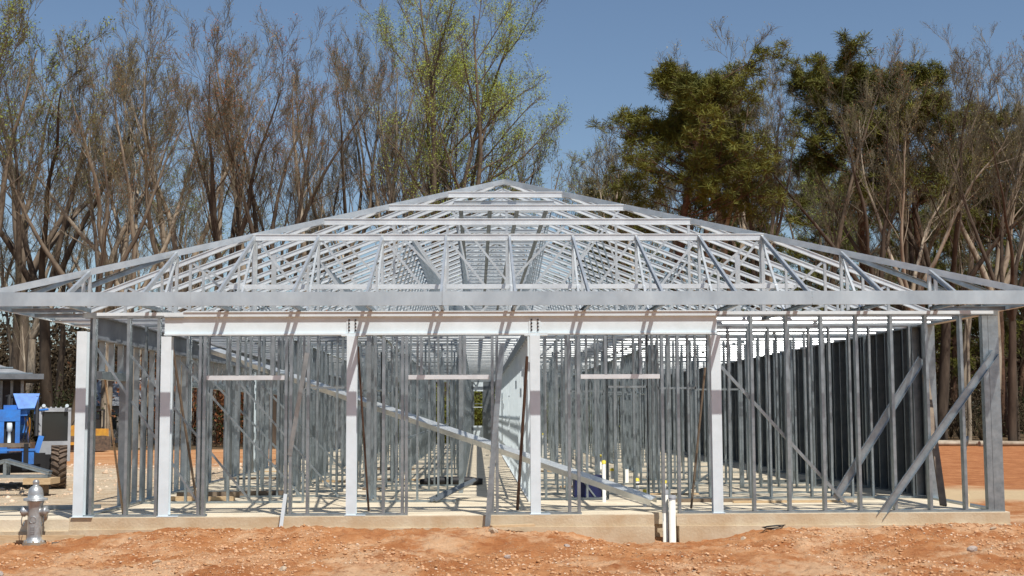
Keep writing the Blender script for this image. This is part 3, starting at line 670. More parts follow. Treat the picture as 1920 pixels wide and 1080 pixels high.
# ---- fire hydrant
hx, hy = -7.92, -.35; hz = float(ground_z(hx, hy))+.0
H = empty('fire_hydrant', (hx, hy, hz), 'silver painted fire hydrant in front of the slab at lower left', 'fire hydrant')
s = 1.0
MB().lathe((0, 0, 0), [(.19, 0), (.19, .05), (.185, .055), (.125, .06)], 24).build('ground_flange', M['wood_dark'], H)
bo = MB()
for k in range(8):
    a = k*math.pi/4+.2; bo.tube([(.16*math.cos(a), .16*math.sin(a), .05), (.16*math.cos(a), .16*math.sin(a), .09)], .018, 6)
bo.build('flange_bolts', M['wood_dark'], H)
MB().lathe((0, 0, .06), [(.165, 0), (.165, .03), (.125, .045), (.120, .10), (.118, .52), (.125, .62), (.14, .66), (.14, .68)], 28).build('barrel', M['hydrant'], H)
MB().lathe((0, 0, .74), [(.19, 0), (.195, .02), (.19, .035), (.125, .05), (.125, .10), (.115, .16), (.095, .205), (.06, .235), (.045, .24), (.05, .27), (.055, .29), (.05, .315), (.03, .335), (.002, .34)], 28).build('bonnet', M['hydrant'], H)
for k in range(8):
    a = k*math.pi/4
MB().add([], []).tube([(.118*math.cos(k*.7854), .118*math.sin(k*.7854), .80) for k in range(9)], .008, 5, cap=False).build('bonnet_rib', M['hydrant'], H)
for s_, nm in ((-1, 'nozzle'), (1, 'nozzle')):
    n_ = MB(); n_.tube([(s_*.09, -.02, .56), (s_*.15, -.03, .56), (s_*.155, -.03, .56), (s_*.20, -.03, .56), (s_*.205, -.03, .56), (s_*.235, -.035, .56)], [.065, .065, .085, .085, .035, .03], 16); nn = n_.build('nozzle', M['hydrant'], H)
    MB().tube([(s_*.17, -.09, .54), (s_*.18, -.13, .42), (s_*.17, -.13, .34), (s_*.15, -.12, .33), (s_*.135, -.12, .40)], .008, 5).build('chain', M['galv_dull_shade'], nn)
n_ = MB(); n_.tube([(0, -.09, .47), (0, -.15, .47), (0, -.155, .47), (0, -.19, .47), (0, -.2, .47), (0, -.23, .47)], [.085, .085, .105, .10, .04, .03], 18) ; nn = n_.build('pumper_nozzle', M['hydrant'], H)
nn.rotation_euler = (0, 0, R(155))
em = MB(); em.tube([(.055*math.cos(a*.314), -.118, .43+.055*math.sin(a*.314)) for a in range(21)], .006, 5, cap=False); 
for k in range(4): em.bb((-.035, -.128, .20+k*.035), (.035, -.115, .213+k*.035))
em.build('cast_mark', M['hydrant'], H)

# ---- telehandler (front view), yellow bulldozer, truss load
T = empty('telehandler', (-13.38, 15.4, -.36), 'blue and grey telehandler with raised boom head and big muddy tyre', 'telehandler')
T.rotation_euler = (0, 0, R(17))
def wheel(par, x, y, z, r, w, muddy='tyre'):
    o = MB(); 
    o.tube([(x-w/2, y, z), (x-w/2+.02, y, z), (x-w*.3, y, z), (x+w*.3, y, z), (x+w/2-.02, y, z), (x+w/2, y, z)], [r*.72, r*.9, r*.94, r*.94, r*.9, r*.72], 36, cap=False)
    for k in range(22):
        a = 2*math.pi*k/22
        for s_ in (-1, 1):
            aa = a+(.14 if s_ > 0 else 0)
            rot = Matrix.Rotation(aa, 3, 'X') @ Matrix.Rotation(s_*.5, 3, 'Z')
            c_ = Matrix.Rotation(aa, 3, 'X') @ Vector((0, 0, r*.955)); o.box((x+s_*w*.24, y+c_.y, z+c_.z), (w*.56, .055, .085), rot)
    t_ = o.build('tyre', M[muddy], par)
    rm = MB(); rm.tube([(x-w*.38, y, z), (x-w*.30, y, z), (x-w*.28, y, z)], [r*.72, r*.62, r*.15], 24, cap=True); rm.tube([(x+w*.38, y, z), (x+w*.30, y, z), (x+w*.28, y, z)], [r*.72, r*.62, r*.15], 24, cap=True); rm.build('rim', M['greycab'], t_)
for x in (.97, -1.05):
    for y in (0, 2.8): wheel(T, x, y, .60, .60, .42)
b = MB(); b.bb((-.75, .1, .45), (.75, 3.2, .95)); b.bb((-.6, .0, .55), (.6, .3, 1.0)); b.build('chassis', M['dark_gap'], T)
b = MB(); b.bb((-1.22, 1.0, .75), (-.45, 3.2, 1.5)); b.build('engine_hood', M['blue'], T)
# cab on the viewer's right
cx0, cx1, cy0, cy1, cz0, cz1 = .40, 1.27, .55, 1.95, .74, 2.27
b = MB(); b.bb((cx0, cy0, cz0), (cx1, cy1, 1.32))
for x in (cx0+.04, cx1-.04):
    for y in (cy0+.04, cy1-.04): b.bb((x-.04, y-.04, 1.32), (x+.04, y+.04, 2.22))
b.bb((cx0, cy0, 2.16), (cx1, cy0+.08, cz1))
for k in range(6): b.bb((cx0+.02+k*.135, cy0+.08, 2.26), (cx0+.07+k*.135, cy1-.08, 2.30))
b.bb((cx0, cy0+.08, 2.2), (cx0+.06, cy1, cz1-.02)); b.bb((cx1-.06, cy0+.08, 2.2), (cx1, cy1, cz1-.02)); b.bb((cx0, cy1-.08, 2.2), (cx1, cy1, cz1-.02))
cab = b.build('cab', M['greycab'], T)
b = MB(); b.bb((cx0+.08, cy0+.03, 1.33), (cx1-.08, cy0+.04, 2.15)); b.bb((cx0+.03, cy0+.09, 1.33), (cx0+.04, cy1-.09, 2.15)); b.bb((cx1-.04, cy0+.09, 1.33), (cx1-.03, cy1-.09, 2.15)); b.build('window', M['glass'], cab)
b = MB(); b.bb((.65, .9, 1.0), (1.1, 1.4, 1.45)); b.bb((.65, 1.3, 1.45), (1.1, 1.42, 2.0)); b.build('seat', M['black'], cab)
b = MB(); b.bar((-.1, 3.3, 1.35), (-.1, .1, 1.75), .34, .36, (1, 0, 0)); b.bar((-.1, .15, 1.74), (-.1, -.9, 1.95), .26, .28, (1, 0, 0)); b.build('boom', M['blue'], T)
# boom head: tilted top plate between two dark cylinders, slotted front plate
hd = MB()
hd.add([(-.27, -.95, 2.66), (.42, -.95, 2.66), (.30, -1.18, 2.26), (-.12, -1.18, 2.24), (-.27, -.90, 2.62), (.42, -.90, 2.62), (.30, -1.12, 2.22), (-.12, -1.12, 2.20)], [(0, 3, 2, 1), (4, 5, 6, 7), (0, 1, 5, 4), (1, 2, 6, 5), (2, 3, 7, 6), (3, 0, 4, 7)])
hd.bb((-.60, -1.24, 1.28), (-.47, -1.14, 1.92)); hd.bb((-.18, -1.24, 1.28), (-.06, -1.14, 1.92)); hd.bb((-.60, -1.245, 1.90), (-.06, -1.135, 2.22))
hd.bb((-.50, -1.1, 2.20), (-.05, -.85, 2.34)); hd.bb((.30, -1.0, 2.10), (.40, -.8, 2.56)); hd.bb((-.06, -1.08, 2.05), (.12, -.95, 2.40)); hd.box((.1, -.9, 1.95), (.05, .25, .75), Matrix.Rotation(R(12), 3, 'Y')); hd.build('boom_head', M['blue'], T)
b = MB(); b.bb((-.47, -1.12, 1.28), (-.18, -1.06, 1.90)); b.build('head_recess', M['dark_gap'], T)
for x_, z0_, z1_ in ((-.36, 2.2, 2.62), (.36, 1.5, 2.58)): MB().tube([(x_, -1.02, z0_), (x_, -.95, z1_)], .055, 10).tube([(x_-.1, -.96, z1_-.05), (x_+.1, -.96, z1_-.05)], .04, 8).build('tilt_cylinder', M['dark_gap'], T)
b = MB(); b.tube([(-.33, -1.18, 1.32), (-.33, -1.18, 1.62), (-.33, -1.18, 1.64), (-.33, -1.18, 1.86)], [.045, .045, .075, .07], 12); b.build('lift_cylinder', M['primer'], T)
MB().tube([(.42, -.95, 2.20), (.66, -.95, 2.22)], .03, 8).build('pin', M['blue'], T)
b = MB()
for k_ in range(3): b.tube([(.05+.06*k_, -1.0, 2.2), (.10+.07*k_, -1.1, 1.8), (.02+.08*k_, -1.05, 1.4), (.2, -1.1, 1.1)], .018, 6)
b.build('hose', M['black'], T)
b = MB(); b.bb((-1.5, -1.42, .78), (-.62, -1.32, 1.22)); b.bb((.02, -1.42, .74), (.32, -1.32, 1.10)); b.bb((-1.5, -1.44, 1.10), (.36, -1.36, 1.16)); b.bar((.38, -1.35, 1.05), (.50, -1.3, 1.5), .14, .1, (0, 1, 0)); b.build('fork_carriage', M['blue'], T)
for x_ in (-.82, .06): MB().bb((x_, -2.6, .62), (x_+.12, -1.44, .67)).bb((x_, -1.48, .672), (x_+.12, -1.445, 1.3)).build('fork', M['dark_gap'], T)
for x_ in (.44, 1.29): MB().bar((x_, .45, 1.75), (x_+(-.12 if x_ < 1 else .12), .38, 2.0), .02, .02).bb((x_-.2 if x_ < 1 else x_+.08, .34, 1.9), (x_-.08 if x_ < 1 else x_+.2, .38, 2.15)).build('mirror', M['dark_gap'], T)
for x_ in (.52, 1.15): MB().tube([(x_, .5, 2.33), (x_, .42, 2.33)], .05, 10).build('work_light', M['primer'], cab)
plank((-13.75, 14.02, .84), 1.95, .29, 'wood_dark', 'weathered board resting across the telehandler forks', .12, .11)
# stack of small gable trusses on timbers in front of the telehandler
G = empty('gable_truss_stack', (-12.78, 12.2, -.36), 'stack of grey gable trusses lying on timbers before the telehandler', 'truss stack')
for k in range(3):
    b = MB(); y = k*.14
    b.chord((-1.3, y, .52), (.02, y, .90), .09, .05, (0, -1, 0)); b.chord((.02, y, .90), (1.14, y, .58), .09, .05, (0, -1, 0)); b.chan((-1.3, y, .50), (1.12, y, .50), .07, .05, (0, -1, 0)); b.bb((-.02, y-.02, .53), (.06, y+.02, .86)); b.build('gable_truss', M['galv'], G)
for x in (-.9, .9): MB().bb((x-.35, -.2, .3), (x+.35, .6, .455)).build('timber', M['wood'], G)
for x in (-.9, .9): MB().bb((x-.1, -.1, 0), (x+.1, .5, .298)).build('timber', M['wood_dark'], G)

D = empty('bulldozer', (-22.6, 53, -.33), 'yellow bulldozer parked at the edge of the woods behind the left wall', 'bulldozer')
for y in (-.9, .9):
    b = MB(); o_ = []
    for k in range(40):
        a = k/40*2*math.pi; o_.append((1.35*max(-1, min(1, 1.35*math.cos(a))), .45+.42*max(-1, min(1, 1.25*math.sin(a)))))
    b.add([(px, y-.22, pz) for px, pz in o_]+[(px, y+.22, pz) for px, pz in o_], [(i, (i+1) % 40, 40+(i+1) % 40, 40+i) for i in range(40)]+[tuple(range(40)), tuple(range(40, 80))]); b.build('track', M['tyre'], D)
b = MB(); b.bb((-.1, -.62, .7), (1.6, .62, 1.45)); b.bb((-1.3, -.7, .7), (-.1, .7, 1.25)); b.bb((1.6, -.5, .85), (1.75, .5, 1.35)); b.build('body', M['yellow'], D)
b = MB(); b.bb((-1.1, -.6, 2.25), (.1, .6, 2.33))
for x in (-1.05, .05):
    for y in (-.55, .55): b.bb((x-.04, y-.04, 1.25), (x+.04, y+.04, 2.25))
b.build('canopy', M['dark_gap'], D)
b = MB(); b.bb((-.9, -.3, 1.25), (-.5, .3, 1.8)); b.build('seat', M['black'], D)
b = MB(); b.tube([(.9, .3, 1.45), (.9, .3, 1.95)], .05, 8); b.build('exhaust', M['black'], D)
b = MB()
for k in range(8):
    a0 = -.6+k*.15; a1 = a0+.15
    b.add([(2.5-.5*math.cos(a0), -1.5, .6+.75*math.sin(a0)*1.1), (2.5-.5*math.cos(a1), -1.5, .6+.75*math.sin(a1)*1.1), (2.5-.5*math.cos(a1), 1.5, .6+.75*math.sin(a1)*1.1), (2.5-.5*math.cos(a0), 1.5, .6+.75*math.sin(a0)*1.1),
           (2.56-.5*math.cos(a0), -1.5, .6+.75*math.sin(a0)*1.1), (2.56-.5*math.cos(a1), -1.5, .6+.75*math.sin(a1)*1.1), (2.56-.5*math.cos(a1), 1.5, .6+.75*math.sin(a1)*1.1), (2.56-.5*math.cos(a0), 1.5, .6+.75*math.sin(a0)*1.1)], [(0, 1, 2, 3), (7, 6, 5, 4), (0, 4, 5, 1), (3, 2, 6, 7)])
b.build('blade', M['yellow'], D)
for y in (-1.25, 1.25): MB().bar((0, y, .5), (2.05, y, .4), .16, .12, (0, 1, 0)).build('push_arm', M['yellow'], D)
D.rotation_euler = (0, 0, R(205))
# yellow excavator arm machine behind the telehandler
K = empty('excavator', (-24.2, 44, -.33), 'yellow excavator standing behind the telehandler cab', 'excavator')
for y in (-1.05, 1.05): MB().tube([(-1.2, y, .4), (-1.2, y+.001, .4)], .01, 4).bb((-1.5, y-.25, .1), (1.5, y+.25, .7)).bb((-1.25, y-.25, 0), (1.25, y+.25, .099)).bb((-1.25, y-.25, .701), (1.25, y+.25, .8)).build('track', M['tyre'], K)
b = MB(); b.bb((-1.4, -1.1, .9), (1.3, 1.1, 1.6)); b.bb((.2, .1, 1.6), (1.3, 1.1, 1.9)); b.build('body', M['yellow'], K)
b = MB(); b.bb((-1.3, -1.05, 1.6), (-.3, -.1, 1.75)); b.bb((-1.3, -1.05, 2.55), (-.3, -.1, 2.65))
for x in (-1.26, -.34):
    for y in (-1.0, -.15): b.bb((x-.04, y-.04, 1.75), (x+.04, y+.04, 2.55))
kc = b.build('cab', M['yellow'], K); MB().bb((-1.24, -.98, 1.76), (-.36, -.17, 2.54)).build('window', M['glass'], kc)
b = MB(); b.bar((-1.2, .2, 1.4), (-2.2, .2, 2.5), .3, .3, (0, 1, 0)); b.bar((-2.2, .2, 2.5), (-3.6, .2, 2.3), .26, .28, (0, 1, 0)); b.bar((-3.6, .2, 2.3), (-3.9, .2, 1.2), .2, .22, (0, 1, 0)); b.build('boom', M['yellow'], K)
b = MB(); b.bb((-4.3, -.3, .55), (-3.6, .7, 1.1)); b.bb((-4.3, -.3, .3), (-4.15, .7, .6)); b.build('bucket', M['dark_gap'], K)

# ---- second steel frame building on the left, and a grey roofed house in the trees
N = empty('distant_steel_building', (-36.7, 56, -.33), 'second steel stud building with a low grey hip roof at the left edge', 'building frame')
N.rotation_euler = (0, 0, R(19)); b = MB(); zt = 4.05
for k in range(34): b.chan((-9+.55*k, -6.05, .1), (-9+.55*k, -6.05, 3.95), .15, .16, (0, 1, 0) if k % 3 else (1, 0, 0))
for k in range(22): b.chan((9.15, -6+.55*k, .1), (9.15, -6+.55*k, 3.95), .15, .06, (0, 1, 0))
st2 = b.build('studs', M['galv_dull_shade'], N); st2['kind'] = 'stuff'
MB().bb((-9.1, -5.9, .1), (9.05, -5.86, 3.9)).build('wall_sheathing', M['sheath'], N)
MB().bb((-9.3, -6.2, -.3), (9.3, 6.2, .1)).build('foundation_slab', M['concrete'], N)
b = MB(); b.add([(-11, -7.2, 4.1), (10.2, -7.2, 4.1), (10.2, 7.2, 4.1), (-11, 7.2, 4.1), (-6, 0, 5.9), (5, 0, 5.9)], [(0, 1, 5, 4), (1, 2, 5), (2, 3, 4, 5), (3, 0, 4), (0, 3, 2, 1)]); b.build('roof_deck', M['shingle'], N)
b = MB(); b.bb((-11, -7.25, 4.0), (10.25, -7.2, 4.3)); b.bb((10.2, -7.2, 4.0), (10.25, 7.2, 4.3)); b.build('fascia', M['galv_dull_shade'], N)
for j in range(5):
    f_ = (j+.5)/5; z_ = 4.16+1.8*f_; y_ = -7.2+7.2*f_; x1 = 10.2-5.2*f_; MB().bar((-11+5*f_, y_, z_), (x1, y_, z_), .12, .08, (0, 0, 1)).build('roof_purlin', M['galv'], N)
Ho = empty('house', (-24.2, 74, -.3), 'grey roofed house half hidden among the trunks at left', 'house')
MB().bb((-3, -2.5, 0), (3, 2.5, 2.6)).build('wall', M['siding'], Ho)
b = MB(); b.add([(-3.4, -2.9, 2.6), (3.4, -2.9, 2.6), (3.4, 2.9, 2.6), (-3.4, 2.9, 2.6), (-3.4, 0, 4.6), (3.4, 0, 4.6)], [(0, 1, 5, 4), (2, 3, 4, 5), (1, 2, 5), (3, 0, 4), (0, 3, 2, 1)]); b.build('roof', M['shingle'], Ho)
for x in (-1.8, 1.6): MB().bb((x-.4, -2.53, 1.0), (x+.4, -2.505, 2.0)).build('window', M['glass'], Ho)

# ==================================================================== TREES
def quads_mesh(name, V, Fq, mats, mi=None, smooth=False):
    me = bpy.data.meshes.new(name); k = Fq.shape[1]
    me.vertices.add(len(V)); me.vertices.foreach_set('co', V.astype(np.float32).ravel()); me.loops.add(Fq.size); me.polygons.add(len(Fq)); me.loops.foreach_set('vertex_index', Fq.ravel().astype(np.int32))
    me.polygons.foreach_set('loop_start', np.arange(0, Fq.size, k, dtype=np.int32)); me.polygons.foreach_set('loop_total', np.full(len(Fq), k, dtype=np.int32))
    for m_ in mats: me.materials.append(m_)
    if mi is not None: me.polygons.foreach_set('material_index', mi.astype(np.int32))
    if smooth: me.polygons.foreach_set('use_smooth', np.ones(len(Fq), dtype=bool))
    me.update(); return me
def norm(a): return a/np.maximum(np.linalg.norm(a, axis=-1, keepdims=True), 1e-9)
def grow(P, Dr, L, Rr, Re, nseg, wob, trop, r):
    n = len(P); pts = [P]; d = Dr; rad = [Rr]
    for i in range(nseg):
        d = norm(d+r.normal(0, wob, (n, 3))+np.array([0, 0, trop])); pts.append(pts[-1]+d*(L/nseg)[:, None]); rad.append(Rr+(Re-Rr)*(i+1)/nseg)
    return np.stack(pts, 1), np.stack(rad, 1)
def tubes(PT, RD, sides):
    n, k, _ = PT.shape
    T_ = np.empty_like(PT); T_[:, :-1] = PT[:, 1:]-PT[:, :-1]; T_[:, -1] = T_[:, -2]; T_ = norm(T_)
    ref = np.where(np.abs(T_[:, :1, 2:3]) < .8, np.array([0, 0, 1.]), np.array([1., 0, 0])); ref = np.broadcast_to(ref, PT.shape)
    A = norm(np.cross(T_, ref)); Bv = np.cross(T_, A)
    an = np.arange(sides)*2*np.pi/sides
    V = PT[:, :, None]+RD[:, :, None, None]*(A[:, :, None]*np.cos(an)[None, None, :, None]+Bv[:, :, None]*np.sin(an)[None, None, :, None])
    idx = np.arange(n*k*sides).reshape(n, k, sides)
    a = idx[:, :-1]; b_ = idx[:, 1:]
    Fq = np.stack([a, np.roll(a, -1, 2), np.roll(b_, -1, 2), b_], -1).reshape(-1, 4)
    return V.reshape(-1, 3), Fq
def children(PT, RD, Lp, n_each, t0, t1, ang, lenf, radf, r, up=0.0, lentaper=.5):
    n, k, _ = PT.shape
    idx = np.repeat(np.arange(n), n_each); m_ = len(idx)
    t = (np.tile((np.arange(n_each)+.5)/n_each, n)+r.uniform(-.45, .45, m_)/n_each); t = t0+(t1-t0)*np.clip(t, 0, 1)
    s_ = t*(k-1); i = np.minimum(s_.astype(int), k-2); f_ = (s_-i)[:, None]
    P = PT[idx, i]*(1-f_)+PT[idx, i+1]*f_; Rp = RD[idx, i]*(1-f_[:, 0])+RD[idx, i+1]*f_[:, 0]
    Tn = norm(PT[idx, i+1]-PT[idx, i])
    rnd = norm(np.cross(Tn, r.normal(0, 1, (m_, 3))))
    a = ang*(1+r.uniform(-.35, .35, m_))[:, None]
    Dn = norm(Tn*np.cos(a)+rnd*np.sin(a)+np.array([0, 0, up]))
    L = Lp[idx]*lenf*(1-lentaper*t)*r.uniform(.6, 1.25, m_)
    return P, Dn, L, np.minimum(Rp*radf, Rp*.9)*r.uniform(.8, 1.1, m_), t
def leaves(PTS, n_each, size, spread, r, up=False):
    P = np.repeat(PTS, n_each, 0)+r.normal(0, spread, (len(PTS)*n_each, 3)); m_ = len(P)
    a = norm(r.normal(0, 1, (m_, 3))); b_ = norm(np.cross(a, r.normal(0, 1, (m_, 3)))); s_ = size*r.uniform(.6, 1.3, (m_, 1))
    V = np.stack([P-a*s_, P+b_*s_*.45, P+a*s_, P-b_*s_*.45], 1).reshape(-1, 3)
    return V, np.arange(m_*4).reshape(m_, 4)
TW = 1.0
def bare_tree(seed, H, kind, bark, twig, bud=None, budn=0, budsize=.04, density=1.0):
    r = np.random.default_rng(seed)
    V0, F0, V1, F1 = [], [], [], []; o0 = o1 = 0
    def put(PT, RD, sides, fine):
        nonlocal o0, o1
        v, f_ = tubes(PT, RD, sides)
        if fine: V1.append(v); F1.append(f_+o1); o1 += len(v)
        else: V0.append(v); F0.append(f_+o0); o0 += len(v)
    R0 = H*.0118
    if kind == 'vase':
        Lt = np.array([H*r.uniform(.26, .38)]); PT, RD = grow(np.zeros((1, 3)), np.array([[r.normal(0, .05), r.normal(0, .05), 1.]]), Lt, np.array([R0*1.25]), np.array([R0*.95]), 5, .05, .03, r); put(PT, RD, 9, False)
        nl = int(r.integers(4, 6)); P = np.repeat(PT[:, -1], nl, 0); az = np.arange(nl)*2*np.pi/nl+r.uniform(0, 6); sp_ = r.uniform(.2, .5, nl)
        Dn = norm(np.stack([np.cos(az)*sp_, np.sin(az)*sp_, np.ones(nl)], -1)); L = H*r.uniform(.58, .66, nl)
        L = L*.86; PT1, RD1 = grow(P, Dn, L, np.full(nl, R0*.72), np.full(nl, R0*.10), 14, .085, .03, r); put(PT1, RD1, 7, False)
        lead, leadR, leadL = PT1, RD1, L
    else:
        Lt = np.array([H*.97]); PT1, RD1 = grow(np.zeros((1, 3)), np.array([[r.normal(0, .03), r.normal(0, .03), 1.]]), Lt, np.array([R0*1.15]), np.array([R0*.08]), 18, .035, .03, r); put(PT1, RD1, 9, False)
        lead, leadR, leadL = PT1, RD1, Lt*.5
    if kind == 'vase': n1 = 8
    else: n1 = 14
    t0 = .30 if kind == 'vase' else r.uniform(.38, .52)
    P, Dn, L, Rr, t = children(lead, leadR, leadL, int(n1), t0, .99, .56, .44 if kind == 'vase' else .50, .36, r, .13, .36)
    PT2, RD2 = grow(P, Dn, L, Rr*.85, Rr*.14+.004, 8, .10, .07, r); put(PT2, RD2, 5, False)
    P, Dn, L3, Rr, t = children(PT2, RD2, L, int(5*density), .3, 1, .62, .46, .5, r, .12, .40)
    PT3, RD3 = grow(P, Dn, L3, np.maximum(Rr*.8, .011), np.full(len(P), .006), 5, .09, .09, r); put(PT3, RD3, 3, True)
    P, Dn, L4, Rr, t = children(PT3, RD3, L3, int(7*density), .2, 1, .58, .52, .6, r, .15, .4)
    PT4, RD4 = grow(P, Dn, np.clip(L4, .35, 2), np.full(len(P), .008*TW), np.full(len(P), .004*TW), 3, .09, .08, r); put(PT4, RD4, 3, True)
    P, Dn, L5, Rr, t = children(PT4, RD4, np.clip(L4, .35, 2), 4, .2, 1, .6, .6, .6, r, .10, .3)
    PT5, RD5 = grow(P, Dn, np.clip(L5, .25, .9), np.full(len(P), .0062*TW), np.full(len(P), .0035*TW), 1, .1, .05, r); put(PT5, RD5, 3, True)
    mats = [twig]; mi = None; Vf = np.concatenate(V1); Ff = np.concatenate(F1)
    if bud and budn > 0:
        tips = PT5[:, -1]; sel = r.random(len(tips)) < budn; v, f_ = leaves(tips[sel], 1, budsize, .06, r)
        mi = np.concatenate([np.zeros(len(Ff)), np.ones(len(f_))]); Ff = np.concatenate([Ff, f_+len(Vf)]); Vf = np.concatenate([Vf, v]); mats.append(bud)
    return quads_mesh('trunk', np.concatenate(V0), np.concatenate(F0), [bark], smooth=True), quads_mesh('crown', Vf, Ff, mats, mi)
def leafy_tree(seed, H):
    """the big tree in fresh leaf"""
    r = np.random.default_rng(seed); V0, F0, o0 = [], [], 0; VF, FF, of = [], [], 0
    R0 = H*.015
    az = np.array([.1, 1.3, 2.5, 3.3, 4.6, 5.6]); nl = len(az); sp_ = np.array([.42, .2, .3, .34, .22, .4])
    PT0, RD0 = grow(np.zeros((1, 3)), np.array([[0, 0, 1.]]), np.array([H*.16]), np.array([R0*1.3]), np.array([R0*1.1]), 4, .03, 0, r)
    PT1, RD1 = grow(np.repeat(PT0[:, -1], nl, 0), norm(np.stack([np.cos(az)*sp_, np.sin(az)*sp_, np.ones(nl)], -1)), H*r.uniform(.6, .82, nl), np.full(nl, R0*.66), np.full(nl, R0*.10), 13, .07, .05, r)
    P, Dn, L, Rr, t = children(PT1, RD1, np.full(nl, H*.62), 11, .12, .97, .75, .48, .58, r, .12, .5)
    PT2, RD2 = grow(P, Dn, L, Rr, Rr*.2+.005, 7, .10, .05, r)
    for a_, b_, s_ in ((PT0, RD0, 10), (PT1, RD1, 8), (PT2, RD2, 5)): v, f_ = tubes(a_, b_, s_); V0.append(v); F0.append(f_+o0); o0 += len(v)
    P, Dn, L3, Rr, t = children(PT2, RD2, L, 9, .15, 1, .7, .42, .6, r, .15, .4)
    PT3, RD3 = grow(P, Dn, L3, np.maximum(Rr, .014), np.full(len(P), .007), 4, .13, .08, r)
    P, Dn, L4, Rr, t = children(PT3, RD3, L3, 8, .12, 1, .7, .55, .6, r, .15, .4)
    PT4, RD4 = grow(P, Dn, np.clip(L4, .3, 1.6), np.full(len(P), .009), np.full(len(P), .005), 3, .15, .08, r)
    P, Dn, L5, Rr, t = children(PT4, RD4, np.clip(L4, .3, 1.6), 3, .2, 1, .6, .5, .6, r, .12, .3)
    PT5, RD5 = grow(P, Dn, np.clip(L5, .2, .8), np.full(len(P), .006), np.full(len(P), .004), 1, .1, .05, r)
    for a_, b_ in ((PT3, RD3), (PT4, RD4), (PT5, RD5)): v, f_ = tubes(a_, b_, 3); VF.append(v); FF.append(f_+of); of += len(v)
    tips = PT5[:, -1]; hgt = tips[:, 2]/H
    den = vnoise(tips[:, 0]*.45+50, tips[:, 2]*.45+50, 31)*.7+vnoise(tips[:, 1]*.6+50, tips[:, 2]*.3, 32)*.3
    keep = r.random(len(tips)) < np.clip((hgt-.32)*2.0, .07, 1)*np.clip((den-.24)*4.0, .10, 1)
    v, f_ = leaves(tips[keep], 7, .05, .16, r)
    Vf = np.concatenate(VF+[v]); Ff = np.concatenate(FF+[f_+of]); mi = np.concatenate([np.zeros(len(Ff)-len(f_)), np.ones(len(f_))])
    return quads_mesh('trunk', np.concatenate(V0), np.concatenate(F0), [M['bark_mid']], smooth=True), quads_mesh('crown', Vf, Ff, [M['bark_mid'], M['leaf_spring']], mi)
def pine_tree(seed, H, low=.45, needle='needle', dens=1.0):
    r = np.random.default_rng(seed); R0 = H*.013
    PT1, RD1 = grow(np.zeros((1, 3)), np.array([[r.normal(0, .03), r.normal(0, .03), 1.]]), np.array([H*.98]), np.array([R0*1.1]), np.array([R0*.15]), 18, .03, .03, r)
    P, Dn, L, Rr, t = children(PT1, RD1, np.array([H*.31]), int(44*dens), low, .99, 1.25, 1.0, .34, r, .12, .62)
    PT2, RD2 = grow(P, Dn, L, np.maximum(Rr, .03), np.full(len(P), .012), 6, .11, .06, r)
    P, Dn, L3, Rr, t = children(PT2, RD2, L, 10, .28, 1, .85, .42, .6, r, .1, .4)
    PT3, RD3 = grow(P, Dn, L3, np.maximum(Rr, .012), np.full(len(P), .008), 3, .12, .1, r)
    P, Dn, L4, Rr, t = children(PT3, RD3, L3, 5, .25, 1, .8, .5, .6, r, .2, .4)
    PT4, RD4 = grow(P, Dn, np.clip(L4, .2, .6), np.full(len(P), .009), np.full(len(P), .006), 1, .1, .1, r)
    v0 = [tubes(a_, b_, s_) for a_, b_, s_ in ((PT1, RD1, 9), (PT2, RD2, 5))]; v1 = [tubes(a_, b_, 3) for a_, b_ in ((PT3, RD3), (PT4, RD4))]
    def cat(l):
        V, Fq, o = [], [], 0
        for v, f_ in l: V.append(v); Fq.append(f_+o); o += len(v)
        return np.concatenate(V), np.concatenate(Fq)
    Vt, Ft = cat(v0); Vc, Fc = cat(v1)
    tips = np.concatenate([PT4[:, -1], PT3[:, -1]])
    # needle tufts: long thin blades radiating from each tip
    ne = 20; P = np.repeat(tips, ne, 0); m_ = len(P); d = norm(r.normal(0, 1, (m_, 3))+np.array([0, 0, .35])); w = norm(np.cross(d, r.normal(0, 1, (m_, 3)))); ln = r.uniform(.18, .38, (m_, 1)); base = P+d*.02
    V = np.stack([base-w*.009, base+w*.009, base+d*ln+w*.010, base+d*ln-w*.010], 1).reshape(-1, 3); Fq = np.arange(m_*4).reshape(m_, 4)
    mi = np.concatenate([np.zeros(len(Fc)), np.ones(len(Fq))])
    return quads_mesh('trunk', Vt, Ft, [M['bark_pine']], smooth=True), quads_mesh('crown', np.concatenate([Vc, V]), np.concatenate([Fc, Fq+len(Vc)]), [M['bark_pine'], M[needle]], mi)
PX = lambda px, Y: CAM[0] + (px-892.5)/2524.0*(Y-CAM[1])          # x of a thing standing at depth Y
PH = lambda py, Y: CAM[2] + (772-py)/2524.0*(Y-CAM[1])
proto = {}
